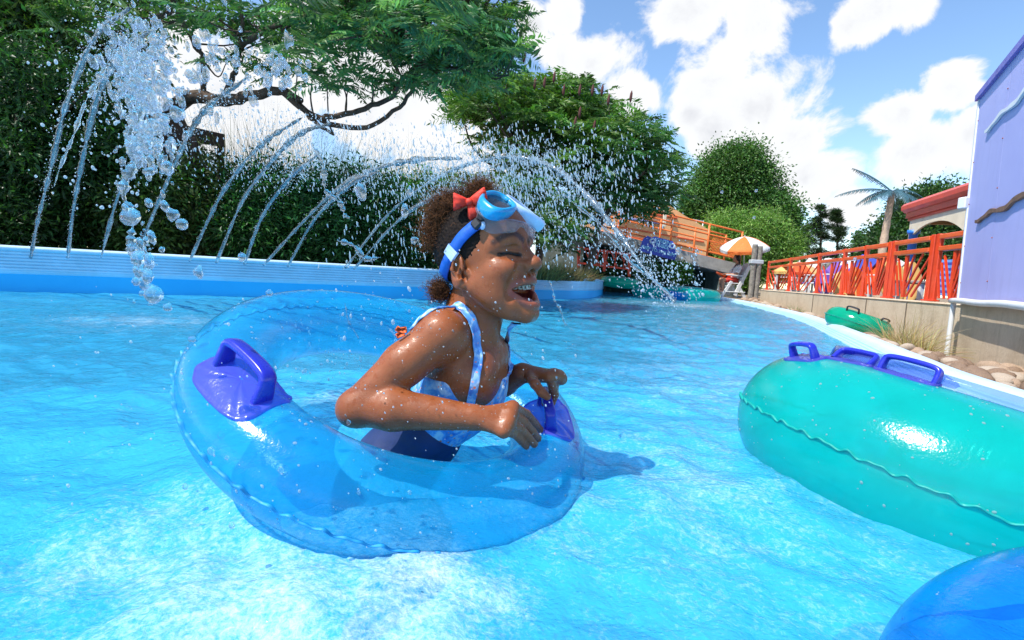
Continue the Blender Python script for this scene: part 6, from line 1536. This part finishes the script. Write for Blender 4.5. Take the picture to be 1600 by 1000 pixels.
def dropmat(name, white, clear=.28):
    m, nt, o = newmat(name)
    g = N(nt, 'ShaderNodeBsdfGlass', inp={'IOR': 1.33, 'Roughness': .0}); d = N(nt, 'ShaderNodeBsdfTranslucent'); d.inputs[0].default_value = (.85, .93, .97, 1); d2 = N(nt, 'ShaderNodeBsdfDiffuse'); d2.inputs[0].default_value = (.85, .93, .97, 1)
    a = N(nt, 'ShaderNodeMixShader', inp={0: .5}); L(nt, d.outputs[0], a.inputs[1]); L(nt, d2.outputs[0], a.inputs[2])
    b = N(nt, 'ShaderNodeMixShader', inp={0: white}); L(nt, g.outputs[0], b.inputs[1]); L(nt, a.outputs[0], b.inputs[2])
    t = N(nt, 'ShaderNodeBsdfTransparent'); c = N(nt, 'ShaderNodeMixShader', inp={0: clear}); L(nt, b.outputs[0], c.inputs[1]); L(nt, t.outputs[0], c.inputs[2]); L(nt, c.outputs[0], o.inputs[0]); return m
M_drop = dropmat('spray_drops', .62); M_big = dropmat('clear_water', .14, .5)
def ico():
    me = bpy.data.meshes.new('t'); import bmesh; bm = bmesh.new(); bmesh.ops.create_icosphere(bm, subdivisions=2, radius=1.0); bm.to_mesh(me); bm.free()
    v = np.array([q.co[:] for q in me.vertices]); t = np.array([p.vertices[:] for p in me.polygons]); bpy.data.meshes.remove(me); return v, t
ICO_V, ICO_T = ico()
def drops(mb, pos, r, vel=None, st=1.0, lump=.12):
    n = len(pos); pos = np.asarray(pos); r = np.broadcast_to(r, (n,)); st = np.broadcast_to(st, (n,))
    d = unit(np.asarray(vel) + RNG.normal(size=(n, 3)) * .15) if vel is not None else unit(RNG.normal(size=(n, 3)))
    a = unit(np.cross(d, RNG.normal(size=(n, 3)))); b = np.cross(d, a); k = 1 + lump * np.sin(RNG.normal(size=(n, 1)) * 2 + ICO_V[None, :, 0] * 3 + ICO_V[None, :, 1] * 2)
    V = pos[:, None] + (ICO_V[None, :, :1] * a[:, None] + ICO_V[None, :, 1:2] * b[:, None] + ICO_V[None, :, 2:] * d[:, None] * st[:, None, None]) * (r[:, None] * k)[..., None]
    m = len(ICO_V); mb.add(V.reshape(-1, 3), None, (ICO_T[None] + (np.arange(n) * m)[:, None, None]).reshape(-1, 3))
JETS = [([(48, 402), (60, 340), (80, 262), (106, 160), (150, 62), (205, 18)], 3.0, 1.9, 'farthest left water jet climbing in front of the nearly black evergreen'), ([(106, 402), (114, 330), (130, 242), (152, 150), (188, 82), (235, 40)], 2.95, 1.9, 'second water jet from the left, close beside the first one'),
        ([(158, 402), (185, 302), (215, 240), (262, 180)], 3.05, 2.2, 'thin faint water jet behind the big falling drops at left'), ([(210, 404), (250, 310), (288, 225), (322, 170), (385, 120)], 3.1, 2.0, 'water jet crossing in front of the wooden arbour'),
        ([(296, 408), (338, 318), (376, 260), (415, 222), (470, 190)], 3.2, 2.2, 'left of two strong parallel water jets in the middle of the hedge'), ([(338, 410), (376, 320), (415, 265), (465, 215), (520, 195)], 3.25, 2.2, 'right of two strong parallel water jets in the middle of the hedge'),
        ([(382, 412), (408, 342), (448, 285), (500, 242)], 3.35, 2.5, 'short water jet just right of the two strong parallel jets'), ([(412, 414), (470, 350), (522, 300), (582, 266), (650, 250), (720, 250)], 3.45, 2.3, 'long low water jet that passes under the twisted falling splash'),
        ([(450, 416), (490, 345), (545, 292), (590, 270)], 3.5, 2.7, 'short water jet crossing the long low one'), ([(540, 418), (602, 340), (662, 290), (722, 260), (790, 245), (850, 256), (902, 292), (962, 362), (1006, 425), (1050, 474)], 3.75, 2.6, 'longest water jet arching right over the girl\'s head into the pool'),
        ([(553, 420), (622, 345), (690, 302), (765, 286)], 3.8, 2.9, 'water jet ending behind the girl\'s red bow, under the longest arch')]
mbD = MB(); sp_pos = []; sp_r = []; sp_v = []; sp_s = []
for pts, Y0_, Y1_, lab in JETS:
    Y0_, Y1_ = Y0_ * 1.72, Y1_ * 1.3
    k = np.linspace(0, 1, len(pts)); P = cr(np.array([at(px, py, Y0_ + (Y1_ - Y0_) * t) for (px, py), t in zip(pts, k)]), 34); n = len(P); t = np.linspace(0, 1, n)
    P = P + np.cumsum(RNG.normal(size=(n, 3)) * .0006, 0) * t[:, None]; nn = np.convolve(RNG.normal(size=n + 8), np.ones(5) / 2.2, 'same')[4:-4]
    r = (.0135 + .009 * t ** 1.3) * np.clip(1 + .25 * nn, .4, 1.9) * (1 - .75 * np.clip((t - .72) / .28, 0, 1)); mb = MB(); mb.tube(P, r, 9); 
    for _ in range(5): Q_ = P + np.convolve(RNG.normal(size=n + 20), np.ones(21) / 9, 'same')[10:-10, None] * np.array([.010, .004, .008]) * (.4 + t)[:, None]; i0 = int(n * RNG.uniform(.1, .3)); mb.tube(Q_[i0:], r[i0:] * RNG.uniform(.12, .38), 6)
    tag(mb.build('water_jet', jetm, None, True), lab, 'water jet', 'water jets from the left coping')
    ln = len(pts) * 150; tt = RNG.random(ln) ** .55; i = (tt * (n - 1)).astype(int); sp_pos.append(P[i] + RNG.normal(size=(ln, 3)) * (.012 + .05 * tt ** 2)[:, None] + np.array([0, 0, -.06]) * (RNG.random(ln) * tt ** 2)[:, None]); sp_r.append(.001 + .0036 * RNG.random(ln) ** 1.6); sp_v.append(np.gradient(P, axis=0)[i] / .01 - np.array([0, 0, .4])); sp_s.append(RNG.uniform(1, 3.2, ln))
def scatter(n, x0, x1, y0, y1, Y0_, Y1_, r0, r1, st=(1, 2.2), v=(.2, -.1, -1), fall=None, pw=2.0):
    for_ = []
    while len(for_) < n:
        px, py = RNG.uniform(x0, x1), RNG.uniform(y0, y1)
        if fall and RNG.random() > fall((px - x0) / (x1 - x0), (py - y0) / (y1 - y0)): continue
        for_.append(at(px, py, RNG.uniform(Y0_, Y1_)))
    p = np.array(for_); z = wave(p[:, 0], p[:, 1]) + .004; ok = p[:, 2] > z; p = p[ok]; n = len(p)
    sp_pos.append(p); sp_r.append(r0 + (r1 - r0) * RNG.random(n) ** pw); sp_v.append(np.tile(np.asarray(v, float), (n, 1))); sp_s.append(RNG.uniform(*st, n))
tri = lambda x, y: (1 - abs(2 * x - 1)) * (1 - .6 * abs(2 * y - 1))
scatter(3200, 480, 1060, 190, 420, 1.9, 4.2, .0014, .0046, (1.8, 5.5), (.15, 0, -1), tri)
scatter(1900, 560, 1010, 225, 320, 1.9, 3.4, .0013, .0042, (1.8, 5), (.35, 0, -1), tri)
scatter(900, 820, 1100, 300, 470, 1.6, 3.6, .0011, .0038, (1, 2.4), (.5, 0, -1), lambda x, y: np.exp(-((y - x * .75 - .12) / .26) ** 2))
scatter(170, 960, 1110, 380, 475, 1.5, 3.0, .002, .0062, (1, 1.6), (.5, 0, -1), tri)
scatter(1000, 250, 640, 170, 300, 2.0, 3.2, .0013, .0045, (1.5, 4), (.3, 0, -1), tri)
scatter(260, 20, 330, 20, 330, 1.2, 2.4, .002, .006, (1, 1.6), (.1, 0, -1), tri)
scatter(260, 60, 900, 440, 990, .60, .92, .0006, .0026, (1, 1.8), (.5, 0, -1), None, 2.6)
scatter(90, 540, 900, 380, 640, .68, .85, .0006, .0018, (1, 1.5), (.5, 0, -1), None, 2.2)
scatter(130, 380, 660, 480, 600, 1.25, 1.6, .0015, .005, (1, 2.2), (-.1, 0, 1), tri)
mb = MB(); drops(mb, np.concatenate(sp_pos), np.concatenate(sp_r) * .82, np.concatenate(sp_v), np.concatenate(sp_s))
tag(mb.build('water_spray', M_drop, None, True), 'fine white spray drops flying around the jets and the girl', 'spray', None, 'stuff')
# large clear drops close to the camera, and thrown ropes of water
BIG = [(205, 340, 22), (232, 318, 9), (258, 322, 12), (196, 325, 11), (262, 262, 15), (190, 290, 10), (232, 268, 12), (246, 232, 9), (278, 178, 17), (256, 188, 11), (208, 178, 10), (238, 82, 12), (252, 80, 12), (236, 90, 5), (178, 130, 6), (188, 136, 5), (168, 190, 5),
       (420, 458, 9), (378, 402, 12), (310, 425, 13), (270, 335, 15), (285, 350, 14), (240, 460, 20), (232, 432, 14), (215, 405, 16), (262, 480, 9), (565, 300, 15), (633, 330, 12), (640, 300, 10), (648, 375, 10), (446, 735, 14), (438, 735, 8), (362, 820, 9), (466, 812, 8), (640, 770, 5), (545, 660, 6), (1128, 300, 4), (1182, 298, 4), (1178, 340, 4), (1336, 405, 4), (1060, 392, 7), (870, 590, 3), (560, 770, 5), (300, 530, 8), (345, 680, 9), (330, 705, 8), (355, 715, 6), (290, 760, 8)]
mb = MB(); p = np.array([at(px, py, RNG.uniform(1.4, 1.6) if 500 < px < 720 and py < 480 else RNG.uniform(.62, .95)) for px, py, r in BIG]); drops(mb, p, np.array([r for _, _, r in BIG]) * p[:, 1] / 800 * .58, np.tile([.2, 0, -1.], (len(p), 1)), RNG.uniform(.9, 1.5, len(p)), .22)
for cx, cy_, sx_, sy_, n in ((215, 110, 60, 80, 420), (235, 215, 45, 65, 240), (430, 110, 60, 40, 90), (225, 400, 22, 60, 70), (330, 100, 60, 60, 80)):
    p = np.array([at(cx + RNG.normal() * sx_ * .5, cy_ + RNG.normal() * sy_ * .5, RNG.uniform(1.0, 1.6)) for _ in range(n)]); drops(mb, p, (.0016 + .0075 * RNG.random(n) ** 3), np.tile([.2, 0, -1.], (n, 1)), RNG.uniform(.8, 2.6, n), .42)
tag(mb.build('large_drops', M_big, None, True), 'large clear drops tumbling at left in front of the hedge and coping', 'water drops', None, 'stuff')
ROPES = [([(200, 30), (215, 75), (205, 120), (222, 165), (200, 215), (212, 255), (195, 300), (205, 345), (212, 400), (232, 450), (240, 480)], 1.0, 1.05, .0125, 'thick rope of clear water falling in front of the hedge at left'), ([(185, 60), (160, 110), (130, 170), (105, 235), (85, 290)], 1.5, 1.8, .008, 'thin clear water thread beside the farthest left jet'),
         ([(270, 175), (255, 190), (235, 205), (215, 220), (195, 230)], 1.0, 1.0, .010, 'short bent splash joining the thick rope of water at left'), ([(490, 220), (500, 252), (508, 285), (520, 310), (538, 330), (545, 338)], 1.2, 1.2, .0085, 'twisted clear splash hanging over the crossing jets'),
         ([(528, 372), (548, 385), (570, 400), (592, 404)], 1.3, 1.3, .0095, 'blurry clear splash just above the coping left of the girl'), ([(858, 440), (866, 460), (872, 480), (882, 500), (896, 517)], 1.3, 1.3, .0045, 'thin twisted trickle of water in front of the girl\'s chin'),
         ([(880, 300), (925, 340), (965, 385), (1005, 425), (1055, 470)], 2.1, 2.4, .010, 'bright water rope falling from the long arch in front of the blue sign'), ([(628, 560), (618, 530), (605, 510)], 1.2, 1.25, .004, 'small splash rising from the water behind the girl\'s back'), ([(560, 530), (545, 500), (538, 475)], 1.3, 1.3, .0028, 'thin splash rising inside the ring of the clear tube')]
for pts, Y0_, Y1_, r0, lab in ROPES:
    P = cr(np.array([at(px, py, Y0_ + (Y1_ - Y0_) * t) for (px, py), t in zip(pts, np.linspace(0, 1, len(pts)))]), 16); n = len(P); t = np.linspace(0, 1, n); ph = RNG.uniform(0, 6.28)
    P = P + np.stack([np.sin(t * len(pts) * 2.6 + ph), 0 * t, np.cos(t * len(pts) * 2.1 + ph)], 1) * r0 * .5
    r = r0 * np.clip(.55 + .30 * np.sin(t * len(pts) * 5.2 + ph) + .25 * np.sin(t * len(pts) * 11.0) + .16 * RNG.normal(size=n), .12, 1.6) * np.sin(np.clip(t * .96 + .03, 0, 1) * PI) ** .35
    mb = MB(); mb.tube(P, r, 12); tag(mb.build('water_splash', M_big if r0 > .003 else jetm, None, True), lab, 'splash', 'thrown ropes of water')
# beads of water on skin and vinyl
mb = MB(); m = (GV[:, 2] > .12); idx = np.flatnonzero(m); idx = idx[RNG.permutation(len(idx))[:2600]]
P = GV[idx]; nr = GF.grad(P); face_ = np.linalg.norm(hl(P) - [2, 0, -1], axis=1) < 12; vis = (nr @ unit(CC - P.mean(0))) > -.2; keep = vis & (~face_ | (RNG.random(len(P)) < .22)); P = P[keep]; nr = nr[keep]
n = len(P); r = .0005 + .0016 * RNG.random(n) ** 4; a = unit(np.cross(nr, RNG.normal(size=(n, 3)))); b = np.cross(nr, a)
V = (P - nr * (r * .2)[:, None])[:, None] + (ICO_V[None, :, :1] * a[:, None] + ICO_V[None, :, 1:2] * b[:, None] * 1.2 + ICO_V[None, :, 2:] * nr[:, None] * .7) * r[:, None, None]
mb.add(V.reshape(-1, 3), None, (ICO_T[None] + (np.arange(n) * len(ICO_V))[:, None, None]).reshape(-1, 3))
for T_, k, rm_ in ((TG, 500, .0022), (TT, 1100, .0026), (TB, 300, .002), (TS, 60, .003)):
    u = RNG.uniform(0, 2 * PI, k); v_ = RNG.uniform(-.5, PI * .75, k); p0 = T_.P(u, v_); e = 1e-3; nr = unit(np.cross(T_.P(u + e, v_) - p0, T_.P(u, v_ + e) - p0)); r = .0006 + rm_ * RNG.random(k) ** 4
    a = unit(np.cross(nr, RNG.normal(size=(k, 3)))); b = np.cross(nr, a); V = p0[:, None] + (ICO_V[None, :, :1] * a[:, None] + ICO_V[None, :, 1:2] * b[:, None] * 1.3 + ICO_V[None, :, 2:] * nr[:, None] * .55) * r[:, None, None]
    mb.add(V.reshape(-1, 3), None, (ICO_T[None] + (np.arange(k) * len(ICO_V))[:, None, None]).reshape(-1, 3))
tag(mb.build('water_beads', dropmat('bead_water', .5), None, True), 'small beads of water on the skin of the girl and on the tubes', 'water drops', None, 'stuff')
